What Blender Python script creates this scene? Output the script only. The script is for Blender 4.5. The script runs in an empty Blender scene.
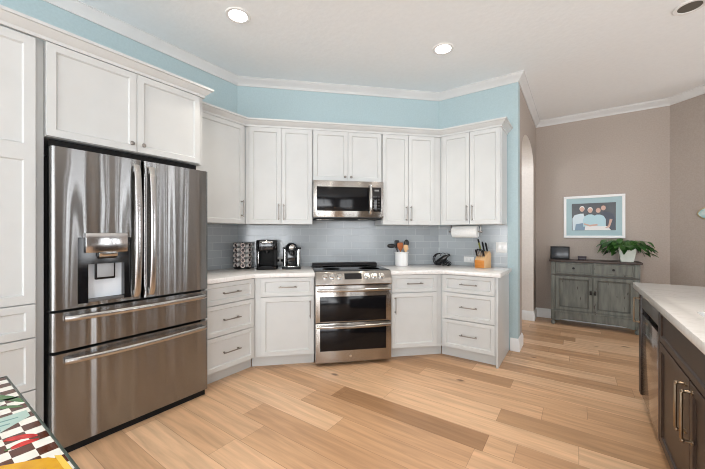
import bpy, bmesh, math, random
from mathutils import Vector, Matrix

random.seed(7)
scene = bpy.context.scene
COL = scene.collection
PI = math.pi
R2 = math.sqrt(2)

# ------------------------------------------------------------------ camera
cam_data = bpy.data.cameras.new('camera')
cam = bpy.data.objects.new('camera', cam_data)
COL.objects.link(cam)
cam.location = (0, 0, 1.28)
cam.rotation_euler = (math.radians(90), 0, math.radians(35))
cam_data.sensor_width = 36
cam_data.lens = 320 / 705 * 36
cam_data.clip_start = 0.02
scene.camera = cam

# ------------------------------------------------------------------ world, daylight, exposure
scene.view_settings.view_transform = 'Standard'
scene.view_settings.look = 'None'
scene.view_settings.gamma = 1
scene.view_settings.use_curve_mapping = False
scene.view_settings.exposure = -0.02
scene.cycles.use_denoising = True
scene.cycles.filter_width = 1.0
world = bpy.data.worlds.new('sky')
scene.world = world
world.use_nodes = True
bg = world.node_tree.nodes['Background']
bg.inputs[0].default_value = (0.75, 0.86, 1.0, 1)
bg.inputs[1].default_value = 1.0


def daylight(name, loc, rot, sx, sy, power, color=(1.0, 0.97, 0.93)):
    d = bpy.data.lights.new(name, 'AREA')
    d.shape = 'RECTANGLE'
    d.size, d.size_y = sx, sy
    d.energy = power
    d.color = color
    o = bpy.data.objects.new(name, d)
    o.location = loc
    o.rotation_euler = rot
    COL.objects.link(o)
    return o


# daylight through the windows in the walls behind and beside the camera (sky and the bright ground outside)
UPT = math.radians(12)
daylight('window_daylight_east', (4.80, 3.4, 1.3), (0, math.radians(90) + UPT, 0), 2.3, 3.3, 210, (0.94, 0.97, 1.0))
daylight('window_daylight_side', (4.80, -1.8, 1.3), (0, math.radians(90) + UPT, 0), 2.3, 2.2, 110, (0.94, 0.97, 1.0))
daylight('window_daylight_rear_left', (-1.0, -4.2, 1.4), (math.radians(90) + UPT, 0, 0), 2.6, 2.1, 190, (0.94, 0.97, 1.0))
daylight('window_daylight_rear_right', (2.4, -4.2, 1.4), (math.radians(90) + UPT * 2.5, 0, 0), 2.6, 2.1, 230, (0.94, 0.97, 1.0))
# unseen fill light added behind the arch to brighten its jamb
pl_ = bpy.data.lights.new('passage_fill', 'POINT')
pl_.energy = 22
pl_.color = (0.97, 0.97, 1.0)
pl_.shadow_soft_size = 0.12
po_ = bpy.data.objects.new('passage_fill', pl_)
po_.location = (-1.25, 4.55, 2.6)
COL.objects.link(po_)

# ------------------------------------------------------------------ materials


def new_mat(name, base, rough=0.5, metal=0.0, **kw):
    m = bpy.data.materials.new(name)
    m.use_nodes = True
    b = m.node_tree.nodes['Principled BSDF']
    b.inputs['Base Color'].default_value = (*base, 1)
    b.inputs['Roughness'].default_value = rough
    b.inputs['Metallic'].default_value = metal
    for k, v in kw.items():
        b.inputs[k].default_value = v
    return m


def N(m, t, **props):
    n = m.node_tree.nodes.new(t)
    for k, v in props.items():
        setattr(n, k, v)
    return n


def L(m, a, b):
    m.node_tree.links.new(a, b)


def BS(m):
    return m.node_tree.nodes['Principled BSDF']


def srgb(r, g, b):
    f = lambda c: (c / 255 / 12.92) if c / 255 <= 0.04045 else ((c / 255 + 0.055) / 1.055) ** 2.4
    return (f(r), f(g), f(b))


def mottle(m, c1, c2, scale=3.0, detail=3.0, stretch=None, bump=0.0, lo=0.35, hi=0.65):
    """noise between two close tones of the thing itself, with an optional bump"""
    tc = N(m, 'ShaderNodeTexCoord')
    mp = N(m, 'ShaderNodeMapping')
    if stretch:
        mp.inputs['Scale'].default_value = stretch
    L(m, tc.outputs['Object'], mp.inputs['Vector'])
    nz = N(m, 'ShaderNodeTexNoise')
    nz.inputs['Scale'].default_value = scale
    nz.inputs['Detail'].default_value = detail
    L(m, mp.outputs['Vector'], nz.inputs['Vector'])
    cr = N(m, 'ShaderNodeValToRGB')
    cr.color_ramp.elements[0].position = lo
    cr.color_ramp.elements[1].position = hi
    cr.color_ramp.elements[0].color = (*c1, 1)
    cr.color_ramp.elements[1].color = (*c2, 1)
    L(m, nz.outputs['Fac'], cr.inputs['Fac'])
    L(m, cr.outputs['Color'], BS(m).inputs['Base Color'])
    if bump:
        bp = N(m, 'ShaderNodeBump')
        bp.inputs['Strength'].default_value = bump
        bp.inputs['Distance'].default_value = 0.004
        L(m, nz.outputs['Fac'], bp.inputs['Height'])
        L(m, bp.outputs['Normal'], BS(m).inputs['Normal'])
    return m


M = {}
M['white'] = mottle(new_mat('white_cabinet_paint', (0.8, 0.79, 0.77), 0.38), (0.58, 0.595, 0.59), (0.605, 0.62, 0.615), 5)
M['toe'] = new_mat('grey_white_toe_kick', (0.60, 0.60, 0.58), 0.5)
M['trim'] = mottle(new_mat('white_trim_paint', (0.82, 0.82, 0.81), 0.4), (0.81, 0.81, 0.80), (0.84, 0.84, 0.83), 4)
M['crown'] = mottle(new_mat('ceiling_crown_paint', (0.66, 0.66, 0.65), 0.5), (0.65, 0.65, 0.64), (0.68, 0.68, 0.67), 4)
M['blue'] = mottle(new_mat('pale_blue_wall_paint', srgb(174, 194, 198), 0.65), srgb(172, 192, 196), srgb(177, 197, 201), 60, 4, bump=0.15)
M['taupe'] = mottle(new_mat('taupe_wall_paint', srgb(170, 158, 148), 0.7), srgb(167, 155, 145), srgb(173, 161, 151), 60, 4, bump=0.2)
M['umber'] = mottle(new_mat('umber_wall_paint', srgb(96, 82, 70), 0.7), srgb(94, 80, 68), srgb(99, 85, 73), 60, 4)
M['cream'] = mottle(new_mat('cream_wall_paint', srgb(226, 218, 210), 0.7), srgb(224, 216, 208), srgb(229, 221, 213), 40, 3)
M['ceil'] = mottle(new_mat('ceiling_knockdown_texture', (0.72, 0.70, 0.675), 0.8), (0.895, 0.925, 0.94), (0.915, 0.945, 0.96), 26, 5, bump=0.5)
M['dark'] = new_mat('black_plastic', (0.007, 0.007, 0.008), 0.35, **{'Specular IOR Level': 0.3})
M['matte_black'] = new_mat('matte_black', (0.008, 0.008, 0.008), 0.6, **{'Specular IOR Level': 0.2})
M['gloss_black'] = new_mat('black_glass', (0.008, 0.008, 0.009), 0.08)
M['oven_glass'] = new_mat('smoked_oven_glass', (0.006, 0.006, 0.007), 0.12, **{'Specular IOR Level': 0.25})
M['gap'] = new_mat('dark_gasket', (0.02, 0.02, 0.02), 0.7)
M['side_grey'] = new_mat('grey_appliance_side', (0.12, 0.12, 0.12), 0.45, 0.3)
M['nickel'] = new_mat('brushed_nickel', (0.30, 0.28, 0.26), 0.35, 1.0)
M['chrome'] = new_mat('chrome', (0.62, 0.62, 0.61), 0.16, 1.0)
M['bronze'] = new_mat('aged_bronze', (0.30, 0.23, 0.16), 0.28, 1.0)
M['plate'] = new_mat('white_plastic', (0.78, 0.78, 0.76), 0.35)
M['slot'] = new_mat('outlet_slot', (0.08, 0.08, 0.08), 0.6)
M['paper'] = mottle(new_mat('paper_towel', (0.85, 0.85, 0.83), 0.9), (0.83, 0.83, 0.81), (0.87, 0.87, 0.85), 60, 2, bump=0.3)
M['ceramic'] = new_mat('white_ceramic', (0.82, 0.82, 0.81), 0.18)
M['label_teal'] = new_mat('teal_mat_board', srgb(166, 190, 194), 0.8)


ANROT = 0.25


def steel(name, col, rough, grain_axis, wave=0.0):
    m = new_mat(name, col, rough, 1.0)
    tc = N(m, 'ShaderNodeTexCoord')
    mp = N(m, 'ShaderNodeMapping')
    sc = [600, 600, 600]
    sc[grain_axis] = 6
    mp.inputs['Scale'].default_value = sc
    L(m, tc.outputs['Object'], mp.inputs['Vector'])
    nz = N(m, 'ShaderNodeTexNoise')
    nz.inputs['Scale'].default_value = 1
    nz.inputs['Detail'].default_value = 2
    L(m, mp.outputs['Vector'], nz.inputs['Vector'])
    mr = N(m, 'ShaderNodeMapRange')
    mr.inputs['To Min'].default_value = rough - 0.01
    mr.inputs['To Max'].default_value = rough + 0.015
    L(m, nz.outputs['Fac'], mr.inputs['Value'])
    L(m, mr.outputs['Result'], BS(m).inputs['Roughness'])
    if wave:
        mp2 = N(m, 'ShaderNodeMapping')
        mp2.inputs['Scale'].default_value = (9, 9, 0.2)
        L(m, tc.outputs['Object'], mp2.inputs['Vector'])
        n2 = N(m, 'ShaderNodeTexNoise')
        n2.inputs['Scale'].default_value = 1
        n2.inputs['Detail'].default_value = 0
        L(m, mp2.outputs['Vector'], n2.inputs['Vector'])
        bp = N(m, 'ShaderNodeBump')
        bp.inputs['Strength'].default_value = 1.0
        bp.inputs['Distance'].default_value = wave
        L(m, n2.outputs['Fac'], bp.inputs['Height'])
        L(m, bp.outputs['Normal'], BS(m).inputs['Normal'])
    tg = N(m, 'ShaderNodeTangent', direction_type='RADIAL', axis='Z')
    L(m, tg.outputs['Tangent'], BS(m).inputs['Tangent'])
    BS(m).inputs['Anisotropic'].default_value = 1.0
    BS(m).inputs['Anisotropic Rotation'].default_value = ANROT
    return m


M['steel'] = steel('stainless_steel_fridge', (0.30, 0.30, 0.298), 0.22, 0, 0.026)
M['steel2'] = steel('stainless_steel', (0.40, 0.38, 0.355), 0.22, 0)
M['handle_steel'] = new_mat('satin_handle_steel', (0.50, 0.49, 0.48), 0.26, 1.0)
M['black_steel'] = new_mat('black_stainless_steel', (0.46, 0.44, 0.43), 0.12, 1.0)


def wood(name, c1, c2, scale=(2, 30, 30), rough=0.45):
    return mottle(new_mat(name, c1, rough), c1, c2, 1.5, 5, stretch=scale, lo=0.3, hi=0.7)


M['espresso'] = wood('espresso_stained_wood', (0.022, 0.013, 0.010), (0.034, 0.020, 0.015), (12, 12, 1.2), 0.38)
M['dark_top'] = wood('dark_walnut_top', (0.030, 0.018, 0.014), (0.055, 0.034, 0.026), (2, 30, 30), 0.4)
M['maple'] = wood('honey_block_wood', srgb(196, 120, 44), srgb(214, 142, 66), (6, 6, 30), 0.5)
M['maple_pale'] = wood('pale_block_wood', srgb(200, 160, 112), srgb(216, 178, 132), (30, 6, 4), 0.5)
M['spoon_a'] = wood('reddish_spoon_wood', srgb(168, 92, 48), srgb(186, 112, 62), (30, 30, 4), 0.55)
M['spoon_b'] = wood('pale_spoon_wood', srgb(222, 176, 126), srgb(232, 192, 146), (30, 30, 4), 0.55)

# distressed grey-green paint: fine brush grain and a few dark rubbed flecks
m = mottle(new_mat('distressed_grey_green_paint', (0.2, 0.22, 0.2), 0.6), srgb(92, 94, 88), srgb(114, 116, 108), 2, 5, stretch=(14, 14, 2))
cr_old = [n for n in m.node_tree.nodes if n.bl_idname == 'ShaderNodeValToRGB'][0]
tc = N(m, 'ShaderNodeTexCoord')
mp = N(m, 'ShaderNodeMapping')
mp.inputs['Scale'].default_value = (26, 26, 7)
L(m, tc.outputs['Object'], mp.inputs['Vector'])
nz = N(m, 'ShaderNodeTexNoise')
nz.inputs['Scale'].default_value = 1
nz.inputs['Detail'].default_value = 1
L(m, mp.outputs['Vector'], nz.inputs['Vector'])
cr = N(m, 'ShaderNodeValToRGB')
cr.color_ramp.elements[0].position = 0.70
cr.color_ramp.elements[1].position = 0.74
L(m, nz.outputs['Fac'], cr.inputs['Fac'])
mx = N(m, 'ShaderNodeMixRGB')
mx.inputs['Color2'].default_value = (*srgb(62, 52, 46), 1)
L(m, cr.outputs['Color'], mx.inputs['Fac'])
L(m, cr_old.outputs['Color'], mx.inputs['Color1'])
L(m, mx.outputs['Color'], BS(m).inputs['Base Color'])
M['distressed'] = m
M['rubbed'] = new_mat('dark_rubbed_edge', srgb(78, 74, 68), 0.6)

# quartz
m = mottle(new_mat('white_quartz', (0.8, 0.79, 0.77), 0.16), (0.77, 0.765, 0.75), (0.81, 0.80, 0.785), 2.2, 6)
cr_old = [n for n in m.node_tree.nodes if n.bl_idname == 'ShaderNodeValToRGB'][0]
tc = N(m, 'ShaderNodeTexCoord')
mp = N(m, 'ShaderNodeMapping')
mp.inputs['Scale'].default_value = (1.2, 3.0, 1)
mp.inputs['Rotation'].default_value = (0, 0, 0.5)
L(m, tc.outputs['Object'], mp.inputs['Vector'])
nz = N(m, 'ShaderNodeTexNoise')
nz.inputs['Scale'].default_value = 2.2
nz.inputs['Detail'].default_value = 7
nz.inputs['Distortion'].default_value = 1.3
L(m, mp.outputs['Vector'], nz.inputs['Vector'])
cr = N(m, 'ShaderNodeValToRGB')
e = cr.color_ramp.elements
e[0].position, e[0].color = 0.47, (0, 0, 0, 1)
e[1].position, e[1].color = 0.53, (0, 0, 0, 1)
k = e.new(0.50)
k.color = (0.22, 0.22, 0.22, 1)
L(m, nz.outputs['Fac'], cr.inputs['Fac'])
mx = N(m, 'ShaderNodeMixRGB')
mx.inputs['Color2'].default_value = (0.52, 0.49, 0.46, 1)
L(m, cr.outputs['Color'], mx.inputs['Fac'])
L(m, cr_old.outputs['Color'], mx.inputs['Color1'])
L(m, mx.outputs['Color'], BS(m).inputs['Base Color'])
M['quartz'] = m


def math_node(m, op, a, b=None):
    n = N(m, 'ShaderNodeMath', operation=op)
    for i, v in enumerate((a, b)):
        if v is None:
            continue
        if isinstance(v, (int, float)):
            n.inputs[i].default_value = v
        else:
            L(m, v, n.inputs[i])
    return n.outputs[0]


def make_floor_mat():
    m = new_mat('oak_plank_floor', (0.5, 0.35, 0.22), 0.36)
    W, LEN = 0.19, 1.25
    tc = N(m, 'ShaderNodeTexCoord')
    sx = N(m, 'ShaderNodeSeparateXYZ')
    L(m, tc.outputs['Object'], sx.inputs[0])
    yv = math_node(m, 'DIVIDE', math_node(m, 'ADD', sx.outputs[1], 18.155), W)
    row = math_node(m, 'FLOOR', yv)
    fy = math_node(m, 'FRACT', yv)
    wn = N(m, 'ShaderNodeTexWhiteNoise', noise_dimensions='1D')
    L(m, row, wn.inputs['W'])
    xo = math_node(m, 'ADD', sx.outputs[0], math_node(m, 'MULTIPLY', wn.outputs['Value'], 7.0))
    xv = math_node(m, 'DIVIDE', math_node(m, 'ADD', xo, 30.0), LEN)
    colm = math_node(m, 'FLOOR', xv)
    fx = math_node(m, 'FRACT', xv)
    cb = N(m, 'ShaderNodeCombineXYZ')
    L(m, row, cb.inputs[0])
    L(m, colm, cb.inputs[1])
    pl = N(m, 'ShaderNodeTexWhiteNoise', noise_dimensions='2D')
    L(m, cb.outputs[0], pl.inputs['Vector'])
    tone = N(m, 'ShaderNodeValToRGB')
    el = tone.color_ramp.elements
    el[0].position, el[0].color = 0.0, (*srgb(172, 134, 100), 1)
    el[1].position, el[1].color = 1.0, (*srgb(221, 184, 148), 1)
    for p, c in ((0.025, srgb(180, 142, 106)), (0.06, srgb(189, 149, 113)), (0.3, srgb(201, 161, 124)), (0.65, srgb(211, 171, 134))):
        q = el.new(p)
        q.color = (*c, 1)
    L(m, pl.outputs['Value'], tone.inputs['Fac'])
    # one browner, more figured plank lies in front of the range
    bxm = math_node(m, 'MULTIPLY', math_node(m, 'GREATER_THAN', sx.outputs[0], -1.60), math_node(m, 'LESS_THAN', sx.outputs[0], -0.456))
    bym = math_node(m, 'MULTIPLY', math_node(m, 'GREATER_THAN', sx.outputs[1], 1.985), math_node(m, 'LESS_THAN', sx.outputs[1], 2.172))
    brown = math_node(m, 'MULTIPLY', bxm, bym)
    # grain along the plank, different on every plank
    off = math_node(m, 'MULTIPLY', pl.outputs['Value'], 37.0)
    gv = N(m, 'ShaderNodeCombineXYZ')
    L(m, math_node(m, 'ADD', math_node(m, 'MULTIPLY', sx.outputs[0], 1.6), off), gv.inputs[0])
    L(m, math_node(m, 'MULTIPLY', sx.outputs[1], 22.0), gv.inputs[1])
    L(m, off, gv.inputs[2])
    gr = N(m, 'ShaderNodeTexNoise')
    gr.inputs['Scale'].default_value = 1.3
    gr.inputs['Detail'].default_value = 6
    gr.inputs['Distortion'].default_value = 0.6
    L(m, gv.outputs[0], gr.inputs['Vector'])
    gr2 = N(m, 'ShaderNodeMapRange')
    gr2.inputs['From Min'].default_value = 0.3
    gr2.inputs['From Max'].default_value = 0.7
    gr2.inputs['To Min'].default_value = 0.78
    gr2.inputs['To Max'].default_value = 1.12
    L(m, gr.outputs['Fac'], gr2.inputs['Value'])
    mul = N(m, 'ShaderNodeVectorMath', operation='SCALE')
    tb = N(m, 'ShaderNodeMixRGB')
    tb.inputs['Color2'].default_value = (*srgb(160, 122, 88), 1)
    L(m, brown, tb.inputs['Fac'])
    L(m, tone.outputs['Color'], tb.inputs['Color1'])
    L(m, tb.outputs['Color'], mul.inputs[0])
    L(m, gr2.outputs['Result'], mul.inputs['Scale'])
    # knots
    kv = N(m, 'ShaderNodeCombineXYZ')
    L(m, math_node(m, 'MULTIPLY', sx.outputs[0], 1.5), kv.inputs[0])
    L(m, math_node(m, 'MULTIPLY', sx.outputs[1], 2.6), kv.inputs[1])
    vo = N(m, 'ShaderNodeTexVoronoi')
    vo.inputs['Scale'].default_value = 1.25
    L(m, kv.outputs[0], vo.inputs['Vector'])
    vadd = math_node(m, 'ADD', vo.outputs['Distance'], math_node(m, 'MULTIPLY', math_node(m, 'SUBTRACT', gr.outputs['Fac'], 0.5), 0.09))
    kr = N(m, 'ShaderNodeMapRange')
    kr.inputs['From Min'].default_value = 0.03
    kr.inputs['From Max'].default_value = 0.085
    kr.inputs['To Min'].default_value = 0.85
    kr.inputs['To Max'].default_value = 0.0
    L(m, vadd, kr.inputs['Value'])
    mk = N(m, 'ShaderNodeMixRGB')
    mk.inputs['Color2'].default_value = (*srgb(96, 68, 48), 1)
    L(m, kr.outputs['Result'], mk.inputs['Fac'])
    L(m, mul.outputs[0], mk.inputs['Color1'])
    # seams
    s1 = math_node(m, 'LESS_THAN', fy, 0.016)
    s2 = math_node(m, 'LESS_THAN', fx, 0.0022)
    s2 = math_node(m, 'MAXIMUM', s2, math_node(m, 'MULTIPLY', bym, math_node(m, 'LESS_THAN', math_node(m, 'ABSOLUTE', math_node(m, 'ADD', sx.outputs[0], 0.457)), 0.002)))
    sm = math_node(m, 'MAXIMUM', s1, s2)
    ms = N(m, 'ShaderNodeMixRGB')
    ms.inputs['Color2'].default_value = (*srgb(120, 88, 62), 1)
    L(m, math_node(m, 'MULTIPLY', sm, 0.55), ms.inputs['Fac'])
    L(m, mk.outputs['Color'], ms.inputs['Color1'])
    L(m, ms.outputs['Color'], BS(m).inputs['Base Color'])
    bp = N(m, 'ShaderNodeBump')
    bp.inputs['Strength'].default_value = 0.12
    bp.inputs['Distance'].default_value = 0.003
    L(m, math_node(m, 'SUBTRACT', gr.outputs['Fac'], sm), bp.inputs['Height'])
    L(m, bp.outputs['Normal'], BS(m).inputs['Normal'])
    return m


M['floor'] = make_floor_mat()


def make_tile_mat():
    m = new_mat('blue_grey_glass_tile', (0.3, 0.36, 0.4), 0.15)
    tc = N(m, 'ShaderNodeTexCoord')
    sp = N(m, 'ShaderNodeSeparateXYZ')
    L(m, tc.outputs['Object'], sp.inputs[0])
    cb = N(m, 'ShaderNodeCombineXYZ')
    L(m, sp.outputs[0], cb.inputs[0])
    L(m, sp.outputs[2], cb.inputs[1])
    br = N(m, 'ShaderNodeTexBrick')
    br.offset = 0.5
    br.inputs['Scale'].default_value = 1.0
    br.inputs['Brick Width'].default_value = 0.2
    br.inputs['Row Height'].default_value = 0.0795
    br.inputs['Mortar Size'].default_value = 0.0022
    br.inputs['Mortar Smooth'].default_value = 0.2
    br.inputs['Bias'].default_value = 0.0
    br.inputs['Color1'].default_value = (*srgb(160, 166, 170), 1)
    br.inputs['Color2'].default_value = (*srgb(168, 174, 177), 1)
    br.inputs['Mortar'].default_value = (*srgb(188, 192, 193), 1)
    L(m, cb.outputs[0], br.inputs['Vector'])
    L(m, br.outputs['Color'], BS(m).inputs['Base Color'])
    bp = N(m, 'ShaderNodeBump', invert=True)
    bp.inputs['Strength'].default_value = 0.4
    bp.inputs['Distance'].default_value = 0.002
    L(m, br.outputs['Fac'], bp.inputs['Height'])
    L(m, bp.outputs['Normal'], BS(m).inputs['Normal'])
    return m


M['tile'] = make_tile_mat()


def make_checker_mat():
    m = new_mat('brown_and_cream_checkered_top', (0.5, 0.5, 0.5), 0.12)
    tc = N(m, 'ShaderNodeTexCoord')
    mp = N(m, 'ShaderNodeMapping')
    mp.inputs['Location'].default_value = (0.0, 0.0, 0.31)
    L(m, tc.outputs['Object'], mp.inputs['Vector'])
    ck = N(m, 'ShaderNodeTexChecker')
    ck.inputs['Scale'].default_value = 1 / 0.040
    ck.inputs['Color1'].default_value = (*srgb(84, 40, 20), 1)
    ck.inputs['Color2'].default_value = (*srgb(236, 236, 228), 1)
    L(m, mp.outputs['Vector'], ck.inputs['Vector'])
    L(m, ck.outputs['Color'], BS(m).inputs['Base Color'])
    return m


M['checker'] = make_checker_mat()


def emissive(name, col, strength):
    m = new_mat(name, col, 0.5)
    BS(m).inputs['Emission Color'].default_value = (*col, 1)
    BS(m).inputs['Emission Strength'].default_value = strength
    return m


M['lamp_on'] = emissive('lit_lamp_lens', (1.0, 0.93, 0.82), 25)

# ------------------------------------------------------------------ mesh builder


class MB:
    """collects shapes into one mesh"""

    def __init__(self):
        self.bm = bmesh.new()

    def merge(self, bm2, mat=0):
        for f in bm2.faces:
            f.material_index = mat
        me = bpy.data.meshes.new('tmp')
        bm2.to_mesh(me)
        bm2.free()
        self.bm.from_mesh(me)
        bpy.data.meshes.remove(me)
        return self

    def box(self, x0, x1, y0, y1, z0, z1, bev=0.0, seg=2, mat=0):
        b = bmesh.new()
        bmesh.ops.create_cube(b, size=1)
        sx, sy, sz = abs(x1 - x0), abs(y1 - y0), abs(z1 - z0)
        for v in b.verts:
            v.co = Vector(((x0 + x1) / 2 + v.co.x * sx, (y0 + y1) / 2 + v.co.y * sy, (z0 + z1) / 2 + v.co.z * sz))
        if bev > 0:
            bmesh.ops.bevel(b, geom=b.edges[:], offset=min(bev, 0.45 * min(sx, sy, sz)), segments=seg, affect='EDGES', profile=0.5)
        return self.merge(b, mat)

    def prism(self, pts, z0, z1, bev=0.0, mat=0):
        """polygon in xy extruded in z"""
        b = bmesh.new()
        vs = [b.verts.new((p[0], p[1], z0)) for p in pts]
        f = b.faces.new(vs)
        r = bmesh.ops.extrude_face_region(b, geom=[f])
        for v in r['geom']:
            if isinstance(v, bmesh.types.BMVert):
                v.co.z = z1
        bmesh.ops.recalc_face_normals(b, faces=b.faces[:])
        if bev:
            bmesh.ops.bevel(b, geom=b.edges[:], offset=bev, segments=2, affect='EDGES', profile=0.5)
        return self.merge(b, mat)

    def prism_x(self, pts, x0, x1, bev=0.0, mat=0):
        """polygon in yz extruded in x"""
        b = bmesh.new()
        vs = [b.verts.new((x0, p[0], p[1])) for p in pts]
        f = b.faces.new(vs)
        r = bmesh.ops.extrude_face_region(b, geom=[f])
        for v in r['geom']:
            if isinstance(v, bmesh.types.BMVert):
                v.co.x = x1
        bmesh.ops.recalc_face_normals(b, faces=b.faces[:])
        if bev:
            bmesh.ops.bevel(b, geom=b.edges[:], offset=bev, segments=2, affect='EDGES', profile=0.5)
        return self.merge(b, mat)

    def prism_y(self, pts, y0, y1, bev=0.0, mat=0):
        """polygon in xz extruded in y"""
        b = bmesh.new()
        vs = [b.verts.new((p[0], y0, p[1])) for p in pts]
        f = b.faces.new(vs)
        r = bmesh.ops.extrude_face_region(b, geom=[f])
        for v in r['geom']:
            if isinstance(v, bmesh.types.BMVert):
                v.co.y = y1
        bmesh.ops.recalc_face_normals(b, faces=b.faces[:])
        if bev:
            bmesh.ops.bevel(b, geom=b.edges[:], offset=bev, segments=2, affect='EDGES', profile=0.5)
        return self.merge(b, mat)

    def tube(self, path, rx, ry=None, n=12, up=(0, 0, 1), mat=0, caps=True):
        """elliptical tube along a path; rx may be a list of radii"""
        b = bmesh.new()
        path = [Vector(p) for p in path]
        K = len(path)
        rxs = rx if isinstance(rx, (list, tuple)) else [rx] * K
        rys = rxs if ry is None else (ry if isinstance(ry, (list, tuple)) else [ry] * K)
        rings = []
        for i, p in enumerate(path):
            t = (path[min(i + 1, K - 1)] - path[max(i - 1, 0)]).normalized()
            u = Vector(up)
            if abs(t.dot(u)) > 0.95:
                u = Vector((1, 0, 0)) if abs(t.x) < 0.9 else Vector((0, 1, 0))
            s = t.cross(u).normalized()
            w = s.cross(t).normalized()
            rings.append([b.verts.new(p + s * (rxs[i] * math.cos(a)) + w * (rys[i] * math.sin(a)))
                          for a in (2 * PI * j / n for j in range(n))])
        for i in range(K - 1):
            for j in range(n):
                b.faces.new((rings[i][j], rings[i][(j + 1) % n], rings[i + 1][(j + 1) % n], rings[i + 1][j]))
        if caps:
            b.faces.new(list(reversed(rings[0])))
            b.faces.new(rings[-1])
        bmesh.ops.recalc_face_normals(b, faces=b.faces[:])
        return self.merge(b, mat)

    def cyl(self, p0, p1, r, n=20, mat=0):
        return self.tube([p0, p1], r, n=n, mat=mat)

    def lathe(self, prof, c=(0, 0, 0), n=32, axis='z', mat=0):
        """profile of (radius, height) turned about an axis through c"""
        b = bmesh.new()
        rings = []
        c = Vector(c)
        for r, h in prof:
            ring = []
            for j in range(n):
                a = 2 * PI * j / n
                x, y = r * math.cos(a), r * math.sin(a)
                v = {'z': Vector((x, y, h)), 'y': Vector((x, h, y)), 'x': Vector((h, x, y))}[axis]
                ring.append(b.verts.new(c + v))
            rings.append(ring)
        for i in range(len(rings) - 1):
            for j in range(n):
                b.faces.new((rings[i][j], rings[i][(j + 1) % n], rings[i + 1][(j + 1) % n], rings[i + 1][j]))
        b.faces.new(rings[0])
        b.faces.new(rings[-1])
        bmesh.ops.remove_doubles(b, verts=b.verts[:], dist=1e-6)
        bmesh.ops.recalc_face_normals(b, faces=b.faces[:])
        return self.merge(b, mat)

    def ball(self, c, rx, ry, rz, mat=0, n=16):
        b = bmesh.new()
        bmesh.ops.create_uvsphere(b, u_segments=n, v_segments=n // 2 + 2, radius=1)
        for v in b.verts:
            v.co = Vector((c[0] + v.co.x * rx, c[1] + v.co.y * ry, c[2] + v.co.z * rz))
        return self.merge(b, mat)

    def shaker(self, x0, x1, z0, z1, yf, th=0.02, stile=0.058, rec=0.012, slope=0.010, rails=()):
        """framed door or drawer front, face at y = yf (towards the viewer); rails: heights of extra mid rails"""
        zs = [z0] + [v for r in sorted(rails) for v in (r,)] + [z1]
        b = bmesh.new()
        bmesh.ops.create_cube(b, size=1)
        for v in b.verts:
            v.co = Vector(((x0 + x1) / 2 + v.co.x * (x1 - x0), yf + th / 2 + v.co.y * th, (z0 + z1) / 2 + v.co.z * (z1 - z0)))
        for r in rails:
            bmesh.ops.bisect_plane(b, geom=b.verts[:] + b.edges[:] + b.faces[:], plane_co=(0, 0, r), plane_no=(0, 0, 1))
        bmesh.ops.recalc_face_normals(b, faces=b.faces[:])
        outer = [e for e in b.edges if abs(e.verts[0].co.y - yf) < 1e-6 and abs(e.verts[1].co.y - yf) < 1e-6
                 and len(e.link_faces) == 2 and any(abs(f.normal.y) < 0.5 for f in e.link_faces)]
        bmesh.ops.bevel(b, geom=outer, offset=0.0022, segments=2, affect='EDGES', profile=0.5)
        front = [f for f in b.faces if f.normal.y < -0.9 and f.calc_area() > 0.2 * (x1 - x0) * (z1 - z0) / (len(rails) + 1)]
        for f in front:
            bmesh.ops.inset_individual(b, faces=[f], thickness=stile - 0.0022, depth=0)
            bmesh.ops.inset_individual(b, faces=[f], thickness=slope, depth=-rec)
        return self.merge(b, 0)

    def build(self, name, mats, parent=None, smooth=True, angle=35):
        me = bpy.data.meshes.new(name)
        self.bm.to_mesh(me)
        self.bm.free()
        if not isinstance(mats, (list, tuple)):
            mats = [mats]
        for m in mats:
            me.materials.append(m)
        if smooth:
            for p in me.polygons:
                p.use_smooth = True
            me.set_sharp_from_angle(angle=math.radians(angle))
        o = bpy.data.objects.new(name, me)
        COL.objects.link(o)
        if parent is not None:
            o.parent = parent
        return o


def frame(fr, x, y, z):
    """local wall frame to world: x runs right along the wall, -y comes out of it"""
    (ox, oy), a = fr
    c, s = math.cos(a), math.sin(a)
    return Vector((ox + x * c - y * s, oy + x * s + y * c, z))


XL, YR = -3.117, 3.904
FL = ((XL, 0.0), PI / 2)
FB = ((XL, 2.2), PI / 4)
FR = ((0.0, YR), 0.0)
YB = 5.75
FH = ((0.0, YB), 0.0)
FI = ((0.39, 0.0), -PI / 2)
WB = 2.41


def tag(o, label, cat, group=None, kind=None):
    if label:
        o['label'] = label
    if cat:
        o['category'] = cat
    if group:
        o['group'] = group
    if kind:
        o['kind'] = kind
    return o


def thing(name, label, cat, fr=((0, 0), 0), loc=(0, 0, 0), group=None, rot=0.0):
    o = bpy.data.objects.new(name, None)
    o.empty_display_size = 0.1
    COL.objects.link(o)
    o.location = frame(fr, *loc)
    o.rotation_euler = (0, 0, fr[1] + rot)
    return tag(o, label, cat, group)


def struct(name, mb, mats, fr=None, label=None, **kw):
    o = mb.build(name, mats, **kw)
    if fr:
        o.location = frame(fr, 0, 0, 0)
        o.rotation_euler = (0, 0, fr[1])
    o['kind'] = 'structure'
    if label:
        o['label'] = label
    return o


def copy_tree(o, parent=None):
    c = o.copy()
    COL.objects.link(c)
    if parent is not None:
        c.parent = parent
    for ch in list(o.children):
        copy_tree(ch, c)
    return c


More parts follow.
